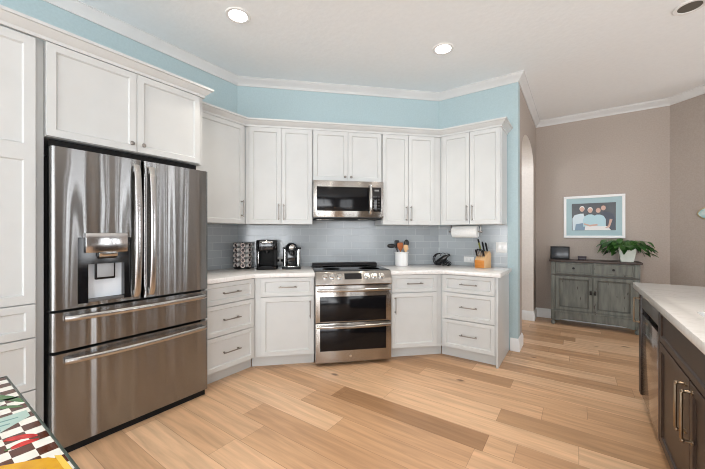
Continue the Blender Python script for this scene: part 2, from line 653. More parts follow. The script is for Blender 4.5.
def sweep(mb, pts, prof, mat=0):
    """mitred sweep of a closed profile [(out, z)] along a polyline; 'out' is to the right of travel"""
    b = bmesh.new()
    pts = [Vector((p[0], p[1])) for p in pts]
    nrm = []
    for i in range(len(pts) - 1):
        d = (pts[i + 1] - pts[i]).normalized()
        nrm.append(Vector((d.y, -d.x)))
    rings = []
    for i, p in enumerate(pts):
        if i == 0:
            mv = nrm[0]
        elif i == len(pts) - 1:
            mv = nrm[-1]
        else:
            mv = nrm[i - 1] + nrm[i]
            mv = mv / (1 + nrm[i - 1].dot(nrm[i]))
        rings.append([b.verts.new((p.x + mv.x * o, p.y + mv.y * o, z)) for o, z in prof])
    n = len(prof)
    for i in range(len(rings) - 1):
        for j in range(n):
            b.faces.new((rings[i][j], rings[i][(j + 1) % n], rings[i + 1][(j + 1) % n], rings[i + 1][j]))
    b.faces.new(rings[0])
    b.faces.new(rings[-1])
    bmesh.ops.recalc_face_normals(b, faces=b.faces[:])
    mb.merge(b, mat)
    return mb


# ------------------------------------------------------------------ room shell
CEIL = 3.03
PL = (XL, 2.2)
PR = (XL + WB / R2, 2.2 + WB / R2)
XE = -0.523
XN = 0.99
ND = 0.85                        # length of the angled hall wall
PN2 = (XN + ND / R2, YB - ND / R2)
XEAST, YREAR = 4.6, -4.0

struct('floor', MB().box(XL - 0.3, XEAST + 0.2, YREAR - 0.2, YB + 0.3, -0.06, 0.0), M['floor'], label='wide pale oak plank floor', smooth=False)
struct('ceiling', MB().box(XL - 0.3, XEAST + 0.2, YREAR - 0.2, YB + 0.3, CEIL, CEIL + 0.06), M['ceil'], label='off-white textured ceiling', smooth=False)


def wall_run(mb, a, b, th=0.12, z0=0.0, z1=CEIL, mat=0):
    """solid wall from a to b, thickness to the left of travel (away from the room)"""
    a, b = Vector(a), Vector(b)
    d = (b - a).normalized()
    n = Vector((-d.y, d.x)) * th
    return mb.prism([a, b, b + n, a + n], z0, z1, mat=mat)


struct('wall_left', wall_run(MB(), (XL, YREAR), PL), M['blue'], label='pale blue wall behind the refrigerator', smooth=False)
struct('wall_back', wall_run(MB(), PL, PR), M['blue'], label='pale blue angled wall behind the range', smooth=False)
struct('wall_right', wall_run(MB(), PR, (XE, YR)), M['blue'], label='pale blue wall behind the right-hand cabinets', smooth=False)

# partition with an arched opening, seen edge-on from the kitchen
A0, A1, ASP, ATOP, TH = 4.18, 5.42, 2.26, 2.56, 0.22
side = MB()
Y0P = YR + 0.12
side.box(XE - TH, XE, YR + 0.0005, A0, 0, CEIL)
side.box(XE - TH, XE, A1, YB, 0, CEIL)
b = bmesh.new()
NA = 28
arc = []
for i in range(NA + 1):
    a = PI - PI * i / NA
    arc.append(((A0 + A1) / 2 + (A1 - A0) / 2 * math.cos(a), ASP + (ATOP - ASP) * math.sin(a)))
for i in range(NA):
    (ya, za), (yb, zb) = arc[i], arc[i + 1]
    for xx in (XE, XE - TH):
        b.faces.new([b.verts.new(p) for p in ((xx, ya, za), (xx, yb, zb), (xx, yb, CEIL), (xx, ya, CEIL))])
    b.faces.new([b.verts.new(p) for p in ((XE, ya, za), (XE, yb, zb), (XE - TH, yb, zb), (XE - TH, ya, za))])
bmesh.ops.remove_doubles(b, verts=b.verts[:], dist=1e-5)
bmesh.ops.recalc_face_normals(b, faces=b.faces[:])
side.merge(b)
wall_side = struct('wall_side', side, [M['taupe'], M['cream'], M['blue']], label='taupe hall wall with an arched opening', smooth=False)
for p in wall_side.data.polygons:
    if p.center.x < XE - 0.001 and p.center.y > A0 - 0.01 and p.center.y < A1 + 0.01 and abs(p.normal.x) < 0.5:
        p.material_index = 1
    if p.center.x < XE - TH + 0.001:
        p.material_index = 1
# passage beyond the arch
struct('wall_passage', MB().box(XE - 1.7, XE - 1.6, YR + 0.13, YB, 0, CEIL).box(XE - 1.6, XE - TH, YB, YB + 0.1, 0, CEIL), M['cream'], label='cream wall beyond the arch', smooth=False)

struct('wall_hall', wall_run(MB(), (XE, YB), (XN, YB)), M['taupe'], label='taupe hall wall behind the sideboard', smooth=False)
struct('wall_angled', wall_run(MB(), (XN, YB), PN2), M['taupe'], label='taupe angled wall at the right', smooth=False)
struct('wall_nook', wall_run(MB(), PN2, (XEAST, PN2[1])), M['taupe'], smooth=False)


def window_wall(name, axis, at, lo, hi, openings, mat):
    """wall with window openings; axis 'x' is a wall at x = at running in y"""
    mb = MB()

    def blk(a, b, z0, z1):
        if axis == 'x':
            mb.box(at, at + 0.12, a, b, z0, z1)
        else:
            mb.box(a, b, at - 0.12, at, z0, z1)
    cur = lo
    for a, b_, z0, z1 in openings:
        blk(cur, a, 0, CEIL)
        blk(a, b_, 0, z0)
        blk(a, b_, z1, CEIL)
        cur = b_
    blk(cur, hi, 0, CEIL)
    return struct(name, mb, mat, smooth=False)


OE = [(-2.9, -0.7, 0.05, 2.4), (1.92, 2.06, 0.05, 2.4), (2.45, 2.78, 0.05, 2.4), (2.92, 3.20, 0.05, 2.4), (3.92, 4.18, 0.05, 2.4), (4.70, 4.98, 0.05, 2.4)]
ORR = [(-2.3, 0.3, 0.4, 2.5), (1.1, 3.7, 0.4, 2.5)]
window_wall('wall_east', 'x', XEAST, YREAR, PN2[1], OE, M['umber'])
window_wall('wall_rear', 'y', YREAR, XL, XEAST, ORR, M['umber'])
wi = 1
for ops, ax in ((OE, 'x'), (ORR, 'y')):
    for a, b_, z0, z1 in ops:
        mb = MB()
        t = 0.06 if b_ - a > 1 else 0.025
        mid = (a + b_) / 2

        def wb(p, q, z0_, z1_):
            if ax == 'x':
                mb.box(XEAST + 0.03, XEAST + 0.09, p, q, z0_, z1_, 0.004)
            else:
                mb.box(p, q, YREAR - 0.09, YREAR - 0.03, z0_, z1_, 0.004)
        wb(a, a + t, z0, z1)
        wb(b_ - t, b_, z0, z1)
        wb(a, b_, z0, z0 + t)
        wb(a, b_, z1 - t, z1)
        if b_ - a < 1:
            struct('window_%d' % wi, mb, M['trim'])
            wi += 1
            continue
        wb(mid - 0.10, mid + 0.10, z0, z1)
        wb((a + mid) / 2 - 0.05, (a + mid) / 2 + 0.05, z0, z1)
        wb((b_ + mid) / 2 - 0.05, (b_ + mid) / 2 + 0.05, z0, z1)
        struct('window_%d' % wi, mb, M['trim'])
        wi += 1

# ceiling crown, baseboards, cabinet crowns
crown = [(0, 0), (0, -0.082), (0.010, -0.082), (0.013, -0.070), (0.026, -0.052), (0.044, -0.030), (0.056, -0.020), (0.060, -0.009), (0.066, -0.007), (0.066, 0)]
path = [(XL, YREAR), PL, PR, (XE, YR), (XE, YB), (XN, YB), PN2, (XEAST, PN2[1])]
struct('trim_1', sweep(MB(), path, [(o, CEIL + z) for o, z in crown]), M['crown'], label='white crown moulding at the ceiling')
base = [(0, 0), (0.016, 0), (0.016, 0.105), (0.010, 0.122), (0.006, 0.135), (0, 0.14)]
struct('baseboard_hall', sweep(MB(), [(-0.60, YR), (XE, YR), (XE, A0), (XE - TH, A0)], base), M['trim'], label='white baseboard round the wall end')
struct('baseboard_arch', sweep(MB(), [(XE - TH, A1), (XE, A1), (XE, YB), (XN, YB), PN2, (XEAST, PN2[1])], base), M['trim'], label='white baseboard along the hall')
struct('baseboard_passage', sweep(MB(), [(XE - 1.6, YR + 0.13), (XE - 1.6, YB), (XE - TH, YB)], base), M['trim'])

CT0, CT1 = 2.386, 2.462
cabc = [(-0.015, CT0), (0.006, CT0), (0.008, CT0 + 0.018), (0.012, CT0 + 0.022), (0.024, CT0 + 0.030), (0.036, CT0 + 0.046), (0.044, CT0 + 0.056), (0.054, CT0 + 0.058), (0.056, CT0 + 0.074), (0.050, CT1), (-0.015, CT1)]


def at_off(off):
    """the polyline of faces a distance off the three kitchen walls"""
    t = math.tan(math.radians(22.5))
    l = (XL + off, 2.2 - off * t)
    r = (PR[0] + off * t, YR - off)
    return l, r


UF = 0.35
l, r = at_off(UF)
XUE = -0.63
struct('trim_2', sweep(MB(), [(XL + UF, 1.47), l, r, (XUE, YR - UF), (XUE, YR - 0.002)], cabc), M['white'], label='white crown moulding on the wall cabinets')
TF = 0.64
struct('trim_3', sweep(MB(), [(XL + TF, -0.6), (XL + TF, 1.435), (XL + 0.002, 1.435)], cabc), M['white'], label='white crown moulding above refrigerator and pantry')

# backsplash
BZ0, BZ1 = 0.912, 1.386
struct('backsplash_left', MB().box(1.40, 2.2 + 0.003, -0.008, 0, BZ0, BZ1), M['tile'], FL, 'blue-grey tile backsplash on the left wall', smooth=False)
struct('backsplash_back', MB().box(0.003, WB - 0.003, -0.008, 0, BZ0, BZ1 + 0.06), M['tile'], FB, 'blue-grey tile backsplash behind the range', smooth=False)
struct('backsplash_right', MB().box(PR[0], -0.628, -0.008, 0, BZ0, BZ1), M['tile'], FR, 'blue-grey tile backsplash on the right wall', smooth=False)

# ------------------------------------------------------------------ cabinets


def pull(parent, p, length, vertical, mat, out=0.03, r=0.0048, name='handle', square=False):
    """bar pull with two posts; p is the centre on the face (x, y, z)"""
    x, y, z = p
    mb = MB()
    h = length / 2
    post = h - 0.016
    if vertical:
        mb.cyl((x, y - out, z - h), (x, y - out, z + h), r, 12)
        for s in (-1, 1):
            mb.cyl((x, y + 0.001, z + s * post), (x, y - out, z + s * post), r * 0.95, 12)
            mb.cyl((x, y + 0.001, z + s * post), (x, y - 0.004, z + s * post), r * 1.7, 12)
    else:
        mb.cyl((x - h, y - out, z), (x + h, y - out, z), r, 12)
        for s in (-1, 1):
            mb.cyl((x + s * post, y + 0.001, z), (x + s * post, y - out, z), r * 0.95, 12)
            mb.cyl((x + s * post, y + 0.001, z), (x + s * post, y - 0.004, z), r * 1.7, 12)
    return mb.build(name, mat, parent)


def knob(parent, p, mat, r=0.014, name='knob'):
    x, y, z = p
    mb = MB().lathe([(r * 0.45, 0.001), (r * 0.4, -0.012), (r * 0.95, -0.016), (r, -0.022), (r * 0.7, -0.027), (0.0005, -0.028)], (x, y, z), 20, 'y')
    return mb.build(name, mat, parent)


def front(parent, kind, x0, x1, z0, z1, yf, mat, **kw):
    mb = MB().shaker(x0, x1, z0, z1, yf, **kw)
    return mb.build(kind, mat, parent, angle=20)


BD = 0.61       # base depth
DF = 0.632      # door face


def base_body(t, x0, x1, depth=BD, toe=True, ztop=0.870, tl=0.0, tr=0.0):
    MB().box(x0, x1, -depth, -0.012, 0.112, ztop, 0.001).build('body', M['white'], t, smooth=False)
    if toe:
        MB().box(x0 - tl, x1 + tr, -depth + 0.075, -depth + 0.06 + 0.03, 0.0, 0.112).build('toe_kick', M['toe'], t, smooth=False)


# left base: three drawers beside the refrigerator
t = thing('base_cabinet', 'white three-drawer base cabinet beside the stainless refrigerator', 'cabinet', FL, (1.69, 0, 0))
X0, X1 = -0.25, 1.947 - 1.69
base_body(t, X0, X1, tr=0.028)
for z0, z1 in ((0.122, 0.410), (0.416, 0.678), (0.684, 0.866)):
    d = front(t, 'drawer', X0 + 0.012, X1 - 0.010, z0, z1, -DF, M['white'], stile=0.05)
    pull(d, (0.0, -DF, (z0 + z1) / 2), 0.17, False, M['nickel'])

# back left: drawer above a door
t = thing('base_cabinet', 'white base cabinet with one door and a drawer, left of the range', 'cabinet', FB, (0.54, 0, 0))
X0, X1 = 0.2527 - 0.54, 0.826 - 0.54
base_body(t, X0 + 0.001, X1, tl=0.028)
for s in ('drawer', 'door'):
    z0, z1 = (0.690, 0.866) if s == 'drawer' else (0.122, 0.682)
    d = front(t, s, 0.320 - 0.54, 0.818 - 0.54, z0, z1, -DF, M['white'], stile=0.05 if s == 'drawer' else 0.06)
    if s == 'drawer':
        pull(d, (0.57 - 0.54, -DF, 0.778), 0.17, False, M['nickel'])
    else:
        pull(d, (0.782 - 0.54, -DF, 0.56), 0.17, True, M['nickel'])

# back right
t = thing('base_cabinet', 'white base cabinet with one door and a drawer, right of the range', 'cabinet', FB, (1.86, 0, 0))
X0, X1 = 1.594 - 1.86, WB - 0.2527 - 1.86
base_body(t, X0, X1 - 0.001, tr=0.028)
for s in ('drawer', 'door'):
    z0, z1 = (0.690, 0.866) if s == 'drawer' else (0.122, 0.682)
    d = front(t, s, 1.602 - 1.86, 2.092 - 1.86, z0, z1, -DF, M['white'], stile=0.05 if s == 'drawer' else 0.06)
    if s == 'drawer':
        pull(d, (1.845 - 1.86, -DF, 0.778), 0.17, False, M['nickel'])
    else:
        pull(d, (1.640 - 1.86, -DF, 0.56), 0.17, True, M['nickel'])

# right: three drawers with a finished end panel
t = thing('base_cabinet', 'white three-drawer base cabinet under the knife block, with a panelled end', 'cabinet', FR, (-0.88, 0, 0))
X0, X1 = -1.159 + 0.88, -0.632 + 0.88
base_body(t, X0, X1, tl=0.028)
for z0, z1 in ((0.122, 0.408), (0.414, 0.684), (0.690, 0.866)):
    d = front(t, 'drawer', X0 + 0.020, X1 - 0.006, z0, z1, -DF, M['white'], stile=0.05)
    pull(d, (0.0, -DF, (z0 + z1) / 2), 0.17, False, M['nickel'])
MB().box(X1, X1 + 0.02, -BD, -0.012, 0.0, 0.870, 0.0015).build('end_panel', M['white'], t)

# wall cabinets
UZ0, UZ1 = 1.387, 2.384


def wall_body(t, x0, x1, h=1.012, depth=0.33):
    MB().box(x0, x1, -depth, -0.012, 0.0, h, 0.001).build('body', M['white'], t, smooth=False)


t = thing('wall_cabinet', 'white single-door wall cabinet beside the refrigerator', 'cabinet', FL, (1.76, 0, UZ0))
wall_body(t, 1.47 - 1.76, 2.0627 - 1.76)
d = front(t, 'door', 1.475 - 1.76, 2.030 - 1.76, 0.003, 0.998, -UF - 0.002, M['white'])
pull(d, (2.000 - 1.76, -UF - 0.002, 0.155), 0.17, True, M['nickel'])

t = thing('wall_cabinet', 'white two-door wall cabinet left of the microwave', 'cabinet', FB, (0.49, 0, UZ0))
wall_body(t, 0.138 - 0.49, 0.822 - 0.49)
for x0, x1, hx in ((0.176, 0.494, 0.470), (0.498, 0.816, 0.522)):
    d = front(t, 'door', x0 - 0.49, x1 - 0.49, 0.003, 0.998, -UF - 0.002, M['white'])
    pull(d, (hx - 0.49, -UF - 0.002, 0.125), 0.17, True, M['nickel'])

t = thing('wall_cabinet', 'short white two-door wall cabinet above the microwave', 'cabinet', FB, (1.2, 0, 1.852))
wall_body(t, 0.824 - 1.2, 1.578 - 1.2, 0.545)
for x0, x1, hx in ((0.828, 1.198, 1.166), (1.202, 1.572, 1.234)):
    d = front(t, 'door', x0 - 1.2, x1 - 1.2, 0.003, 0.533, -UF - 0.002, M['white'])
    knob(d, (hx - 1.2, -UF - 0.002, 0.045), M['nickel'])

t = thing('wall_cabinet', 'white two-door wall cabinet right of the microwave', 'cabinet', FB, (1.9, 0, UZ0))
wall_body(t, 1.580 - 1.9, 2.272 - 1.9)
for x0, x1, hx in ((1.588, 1.884, 1.858), (1.888, 2.190, 1.912)):
    d = front(t, 'door', x0 - 1.9, x1 - 1.9, 0.003, 0.998, -UF - 0.002, M['white'])
    pull(d, (hx - 1.9, -UF - 0.002, 0.125), 0.17, True, M['nickel'])

t = thing('wall_cabinet', 'white two-door wall cabinet over the paper towel roll', 'cabinet', FR, (-0.95, 0, UZ0))
wall_body(t, -1.275 + 0.95, XUE - 0.001 + 0.95)
for x0, x1, hx in ((-1.245, -0.948, -0.974), (-0.944, -0.642, -0.918)):
    d = front(t, 'door', x0 + 0.95, x1 + 0.95, 0.003, 0.998, -UF - 0.002, M['white'])
    pull(d, (hx + 0.95, -UF - 0.002, 0.125), 0.17, True, M['nickel'])

# cabinet over the refrigerator
t = thing('wall_cabinet', 'deep white two-door cabinet above the refrigerator', 'cabinet', FL, (0.945, 0, 1.845))
MB().box(0.492 - 0.945, 1.434 - 0.945, -0.62, -0.012, 0, 0.553, 0.001).build('body', M['white'], t, smooth=False)
for x0, x1, hx in ((0.494, 0.951, 0.918), (0.955, 1.402, 0.988)):
    d = front(t, 'door', x0 - 0.945, x1 - 0.945, 0.002, 0.538, -TF - 0.002, M['white'])
    knob(d, (hx - 0.945, -TF - 0.002, 0.052), M['nickel'])
# tall panels either side of the refrigerator
o = thing('filler_panel', 'tall narrow white panel between pantry and refrigerator', 'panel', FL, (0.472, 0, 0))
MB().box(-0.018, 0.018, -0.600, -0.012, 0, 2.396, 0.001).build('panel', M['white'], o, smooth=False)

# pantry
t = thing('pantry_cabinet', 'tall white pantry cabinet at the left edge with drawers below', 'cabinet', FL, (0.15, 0, 0))
MB().box(-0.30, 0.302, -0.62, -0.012, 0.112, 2.396, 0.001).build('body', M['white'], t, smooth=False)
MB().box(-0.30, 0.302, -0.56, -0.54, 0.0, 0.112).build('toe_kick', M['toe'], t, smooth=False)
d = front(t, 'door', -0.298, 0.300, 0.897, 2.376, -TF - 0.002, M['white'], stile=0.065, rails=(1.735,))
pull(d, (-0.27, -TF - 0.002, 1.1), 0.17, True, M['nickel'])
for z0, z1 in ((0.122, 0.412), (0.418, 0.702), (0.708, 0.891)):
    d = front(t, 'drawer', -0.298, 0.300, z0, z1, -TF - 0.002, M['white'], stile=0.055)
    pull(d, (0.0, -TF - 0.002, (z0 + z1) / 2), 0.17, False, M['nickel'])

# countertops
CZ0, CZ1 = 0.872, 0.912
OV = 0.65
tn = math.tan(math.radians(22.5))


def fb(s, off):
    v = frame(FB, s, -off, 0)
    return (v.x, v.y)


g = 0.0085
pts = [(XL + g, 1.44), (XL + g, 2.2 - g * tn), fb(0.826, g), fb(0.826, OV), fb(OV * tn, OV), (XL + OV, 1.44)]
tag(MB().prism(pts, CZ0, CZ1, 0.003).build('countertop', M['quartz']), 'white quartz countertop between refrigerator and range', 'countertop')
pts = [fb(1.594, g), (PR[0] + g * tn, YR - g), (-0.585, YR - g), (-0.585, YR - OV), (PR[0] + OV * tn, YR - OV), fb(1.594, OV)]
tag(MB().prism(pts, CZ0, CZ1, 0.003).build('countertop', M['quartz']), 'white quartz countertop right of the range', 'countertop')

# ------------------------------------------------------------------ refrigerator


def boolean_cut(o, cutter_mb):
    c = cutter_mb.build('cutter', M['gap'], o.parent, smooth=False)
    md = o.modifiers.new('b', 'BOOLEAN')
    md.operation = 'DIFFERENCE'
    md.object = c
    md.solver = 'EXACT'
    bpy.context.view_layer.update()
    dg = bpy.context.evaluated_depsgraph_get()
    me = bpy.data.meshes.new_from_object(o.evaluated_get(dg))
    o.modifiers.clear()
    o.data = me
    bpy.data.objects.remove(c, do_unlink=True)
    for p in me.polygons:
        p.use_smooth = True
    me.set_sharp_from_angle(angle=math.radians(35))


SF = 0.968
t = thing('refrigerator', 'stainless french-door refrigerator with water dispenser and two freezer drawers', 'refrigerator', FL, (SF, 0, 0))
MB().box(-0.455, 0.455, -0.60, -0.03, 0.05, 1.752, 0.004).build('body', M['side_grey'], t)
MB().box(-0.455, 0.455, -0.675, -0.05, 0.0, 0.046).build('base_grille', M['matte_black'], t, smooth=False)
MB().box(-0.458, 0.425, -0.598, -0.585, 1.753, 1.838).build('top_gap_shade', M['matte_black'], t, smooth=False)  # added black strip standing in for the shadow between refrigerator and cabinet
MB().box(-0.45, -0.38, -0.66, -0.52, 1.752, 1.775, 0.005).build('hinge_cover', M['side_grey'], t)
MB().box(0.38, 0.45, -0.66, -0.52, 1.752, 1.775, 0.005).build('hinge_cover', M['side_grey'], t)
MB().box(-0.45, 0.45, -0.625, -0.60, 0.06, 1.76).build('gasket', M['gap'], t, smooth=False)
FY = -0.70


def fridge_panel(x0, x1, z0, z1):
    # fronts are very slightly crowned so the daylight stretches across them
    b = bmesh.new()
    nx = 14
    mb = MB()
    prof = []
    for i in range(nx + 1):
        u = i / nx
        prof.append((x0 + (x1 - x0) * u, FY + 0.0))
    r = 0.022
    pts = []
    for k_ in range(7):
        a = PI / 2 * k_ / 6
        pts.append((x0 + r - r * math.cos(a), FY + r - r * math.sin(a)))
    for k_ in range(7):
        a = PI / 2 * (1 - k_ / 6)
        pts.append((x1 - r + r * math.cos(a), FY + r - r * math.sin(a)))
    pts += [(x1, -0.625), (x0, -0.625)]
    return MB().prism(pts, z0, z1)


dl = fridge_panel(-0.468, -0.004, 0.848, 1.782).build('door', M['steel'], t)
boolean_cut(dl, MB().box(-0.349, -0.072, -0.75, -0.645, 0.868, 1.262))
dr = fridge_panel(0.004, 0.472, 0.848, 1.782).build('door', M['steel'], t)
dm = fridge_panel(-0.468, 0.472, 0.612, 0.832).build('drawer', M['steel'], t)
db = fridge_panel(-0.468, 0.472, 0.050, 0.594).build('drawer', M['steel'], t)
# dispenser: black surround, grey back, control panel, nozzle, paddle, sill
mb = MB()
mb.box(-0.349, -0.072, -0.650, -0.645, 0.868, 1.262)
mb.box(-0.349, -0.300, -0.702, -0.646, 0.868, 1.262)
mb.box(-0.112, -0.072, -0.702, -0.646, 0.868, 1.262)
mb.box(-0.300, -0.112, -0.702, -0.646, 1.10, 1.262)
ds = mb.build('dispenser', M['gloss_black'], dl, smooth=False)
M['disp_grey'] = new_mat('pale_grey_dispenser_back', (0.78, 0.84, 0.90), 0.4)
M['disp_panel'] = new_mat('bright_dispenser_panel', (0.62, 0.62, 0.62), 0.16, 1.0)
MB().box(-0.300, -0.112, -0.655, -0.650, 0.885, 1.10).build('dispenser_back', M['disp_grey'], ds, smooth=False)
MB().box(-0.318, -0.098, -0.722, -0.702, 1.170, 1.288, 0.003).build('control_panel', M['disp_panel'], ds)
MB().prism_x([(-0.702, 1.17), (-0.735, 1.168), (-0.73, 1.145), (-0.69, 1.125), (-0.66, 1.13), (-0.66, 1.17)], -0.255, -0.157, 0.003).build('nozzle', M['chrome'], ds)
MB().box(-0.262, -0.155, -0.685, -0.668, 1.000, 1.135, 0.006).build('paddle', M['dark'], ds)
MB().box(-0.252, -0.165, -0.689, -0.685, 1.014, 1.125, 0.0015).build('paddle_face', new_mat('grey_paddle', (0.34, 0.36, 0.38), 0.35), ds)
MB().box(-0.300, -0.112, -0.700, -0.656, 0.868, 0.884, 0.002).build('drip_tray', M['side_grey'], ds)


def bow_v(x, z0, z1, out):
    pts = []
    for i in range(25):
        u = i / 24
        s = min(u, 1 - u)
        k_ = 0.35 + 0.65 * math.sin(PI * u) ** 0.6 if 0 < u < 1 else 0.30
        pts.append((x, FY - out * k_, z0 + (z1 - z0) * u))
    return pts


def bow_h(z, x0, x1, out, y=FY):
    pts = []
    for i in range(25):
        u = i / 24
        k_ = 0.42 + 0.58 * math.sin(PI * u) ** 0.7 if 0 < u < 1 else 0.36
        pts.append((x0 + (x1 - x0) * u, y - out * k_, z))
    return pts


for dd, x in ((dl, -0.046), (dr, 0.046)):
    mb = MB().tube(bow_v(x, 0.868, 1.742, 0.060), 0.020, 0.007, 16, up=(0, 1, 0))
    mb.box(x - 0.012, x + 0.012, FY - 0.022, FY + 0.001, 0.874, 0.91, 0.003)
    mb.box(x - 0.012, x + 0.012, FY - 0.022, FY + 0.001, 1.70, 1.736, 0.003)
    mb.build('handle', M['handle_steel'], dd)
for dd, z in ((dm, 0.795), (db, 0.55)):
    mb = MB().tube(bow_h(z, -0.41, 0.44, 0.062), 0.008, 0.016, 14, up=(0, 0, 1))
    mb.box(-0.405, -0.37, FY - 0.026, FY + 0.001, z - 0.012, z + 0.012, 0.003)
    mb.box(0.40, 0.435, FY - 0.026, FY + 0.001, z - 0.012, z + 0.012, 0.003)
    mb.build('handle', M['handle_steel'], dd)

# ------------------------------------------------------------------ range
SR = 1.21
t = thing('range', 'stainless slide-in double oven range with black glass cooktop', 'range', FB, (SR, 0, 0))
HW = 0.378
MB().box(-HW + 0.002, HW - 0.002, -0.635, -0.025, 0.03, 0.905, 0.002).build('body', M['side_grey'], t)
for x in (-0.33, 0.33):
    for y in (-0.56, -0.08):
        MB().cyl((x, y, 0), (x, y, 0.03), 0.018).build('levelling_foot', M['matte_black'], t)
ck = MB().box(-HW - 0.002, HW + 0.002, -0.632, -0.012, 0.914, 0.922, 0.002).build('cooktop', M['gloss_black'], t)
M['burner'] = new_mat('grey_burner_ring', (0.10, 0.10, 0.10), 0.2)
for bx, by, br in ((-0.2, -0.45, 0.10), (0.2, -0.45, 0.115), (-0.2, -0.19, 0.075), (0.2, -0.19, 0.085), (0, -0.17, 0.05)):
    mb = MB()
    mb.lathe([(br - 0.003, 0.9221), (br - 0.003, 0.9224), (br, 0.9224), (br, 0.9221)], (bx, by, 0), 40)
    mb.build('burner', M['burner'], ck)
MB().prism_x([(-0.012, 0.922), (-0.012, 0.950), (-0.03, 0.955), (-0.085, 0.945), (-0.095, 0.922)], -HW, HW, 0.003).build('rear_vent', M['dark'], t)
# sloped control panel
PT, PB = (-0.628, 0.921), (-0.705, 0.800)
cp = MB().prism_x([PT, (-0.64, 0.917), PB, (-0.70, 0.792), (-0.62, 0.792), (-0.62, 0.915)], -HW, HW, 0.0025).build('control_panel', M['steel2'], t)
sl = Vector((0, PB[0] + 0.64, PB[1] - 0.917)).normalized()
nrm = Vector((0, sl.z, -sl.y))
if nrm.y > 0:
    nrm = -nrm


def on_panel(x, u, d=0.0):
    p = Vector((x, -0.64, 0.917)) + sl * u + nrm * d
    return p


for sx_ in (0.924, 0.991, 1.064, 1.338, 1.412, 1.487):
    mb = MB()
    c = sx_ - SR
    mb.tube([on_panel(c, 0.055, -0.001), on_panel(c, 0.055, 0.006)], [0.030, 0.029], n=24)
    mb.tube([on_panel(c, 0.055, 0.006), on_panel(c, 0.055, 0.030), on_panel(c, 0.055, 0.034)], [0.024, 0.022, 0.018], n=24)
    mb.build('knob', M['chrome'], cp)
b = bmesh.new()
q = [on_panel(-0.096, 0.022, 0.0015), on_panel(0.075, 0.022, 0.0015), on_panel(0.075, 0.085, 0.0015), on_panel(-0.096, 0.085, 0.0015)]
q2 = [p - nrm * 0.004 for p in q]
vs = [b.verts.new(p) for p in q + q2]
for f in ((0, 1, 2, 3), (7, 6, 5, 4), (0, 4, 5, 1), (1, 5, 6, 2), (2, 6, 7, 3), (3, 7, 4, 0)):
    b.faces.new([vs[i] for i in f])
bmesh.ops.recalc_face_normals(b, faces=b.faces[:])
MB().merge(b).build('display', M['gloss_black'], cp, smooth=False)
OY = -0.672


def oven_door(z0, z1, wz0, wz1, hz, nm):
    d = MB().box(-HW, HW, OY, -0.636, z0, z1, 0.004).build('oven_door', M['steel2'], t)
    MB().box(-0.335, 0.325, OY - 0.002, OY + 0.002, wz0, wz1, 0.001).build('window', M['oven_glass'], d)
    mb = MB().tube(bow_h(hz, -0.365, 0.365, 0.058, OY), 0.009, 0.015, 14)
    mb.box(-0.36, -0.335, OY - 0.024, OY + 0.001, hz - 0.011, hz + 0.011, 0.003)
    mb.box(0.335, 0.36, OY - 0.024, OY + 0.001, hz - 0.011, hz + 0.011, 0.003)
    mb.build('handle', M['steel2'], d)
    return d


oven_door(0.424, 0.782, 0.436, 0.676, 0.742, '')
dlow = oven_door(0.036, 0.418, 0.150, 0.372, 0.392, '')
mb = MB().lathe([(0.013, 0.001), (0.013, -0.0015), (0.009, -0.002), (0.0005, -0.002)], (-0.035, OY, 0.093), 24, 'y')
mb.build('badge', M['chrome'], dlow)

# ------------------------------------------------------------------ microwave
SM = 1.2025
t = thing('microwave', 'stainless over-the-range microwave with black window', 'microwave', FB, (SM, 0, 1.443))
MB().box(-0.376, 0.376, -0.385, -0.012, 0.012, 0.400, 0.002).build('body', M['side_grey'], t)
MY = -0.415
d = MB().box(-0.376, 0.376, MY, -0.386, 0.020, 0.404, 0.004).build('door', M['steel2'], t)
MB().box(-0.342, 0.215, MY - 0.002, MY + 0.002, 0.086, 0.340, 0.001).build('window', M['oven_glass'], d)
kp = MB().box(0.246, 0.350, MY - 0.002, MY + 0.002, 0.082, 0.342, 0.001).build('keypad', M['gloss_black'], d)
M['dim_key'] = new_mat('grey_key_print', (0.22, 0.22, 0.22), 0.4)
for i in range(5):
    for j in range(3):
        MB().box(0.262 + j * 0.027, 0.276 + j * 0.027, MY - 0.0026, MY - 0.002, 0.11 + i * 0.032, 0.116 + i * 0.032).build('key', M['dim_key'], kp, smooth=False)
MB().box(0.275, 0.325, MY - 0.0026, MY - 0.002, 0.30, 0.318).build('clock_display', M['dim_key'], kp, smooth=False)
pts = [(0.230, MY - 0.045 * (0.35 + 0.65 * math.sin(PI * i / 20) ** 0.6 if 0 < i < 20 else 0.3), 0.055 + 0.315 * i / 20) for i in range(21)]
mb = MB().tube(pts, 0.012, 0.008, 14, up=(0, 1, 0))
mb.box(0.222, 0.238, MY - 0.018, MY + 0.001, 0.06, 0.085, 0.003)
mb.box(0.222, 0.238, MY - 0.018, MY + 0.001, 0.340, 0.365, 0.003)
mb.build('handle', M['chrome'], d)
MB().lathe([(0.010, 0.001), (0.010, -0.0015), (0.0005, -0.002)], (-0.318, MY, 0.052), 20, 'y').build('badge', M['chrome'], d)
mb = MB().box(-0.36, 0.36, -0.40, -0.03, 0.0, 0.012, 0.002)
vent = mb.build('base_vent', M['matte_black'], t)
for x in (-0.25, 0.2):
    MB().box(x - 0.09, x + 0.09, -0.36, -0.22, -0.004, 0.0, 0.001).build('grease_filter', M['steel2'], vent)

# ------------------------------------------------------------------ island
t = thing('island_cabinet', 'dark espresso-stained island cabinet with paired doors beside the dishwasher', 'cabinet', FI, (-2.09, 0, 0))
I0 = 2.09


def iy(y):           # world y -> local x (facing the island, far end is to the left)
    return I0 - y


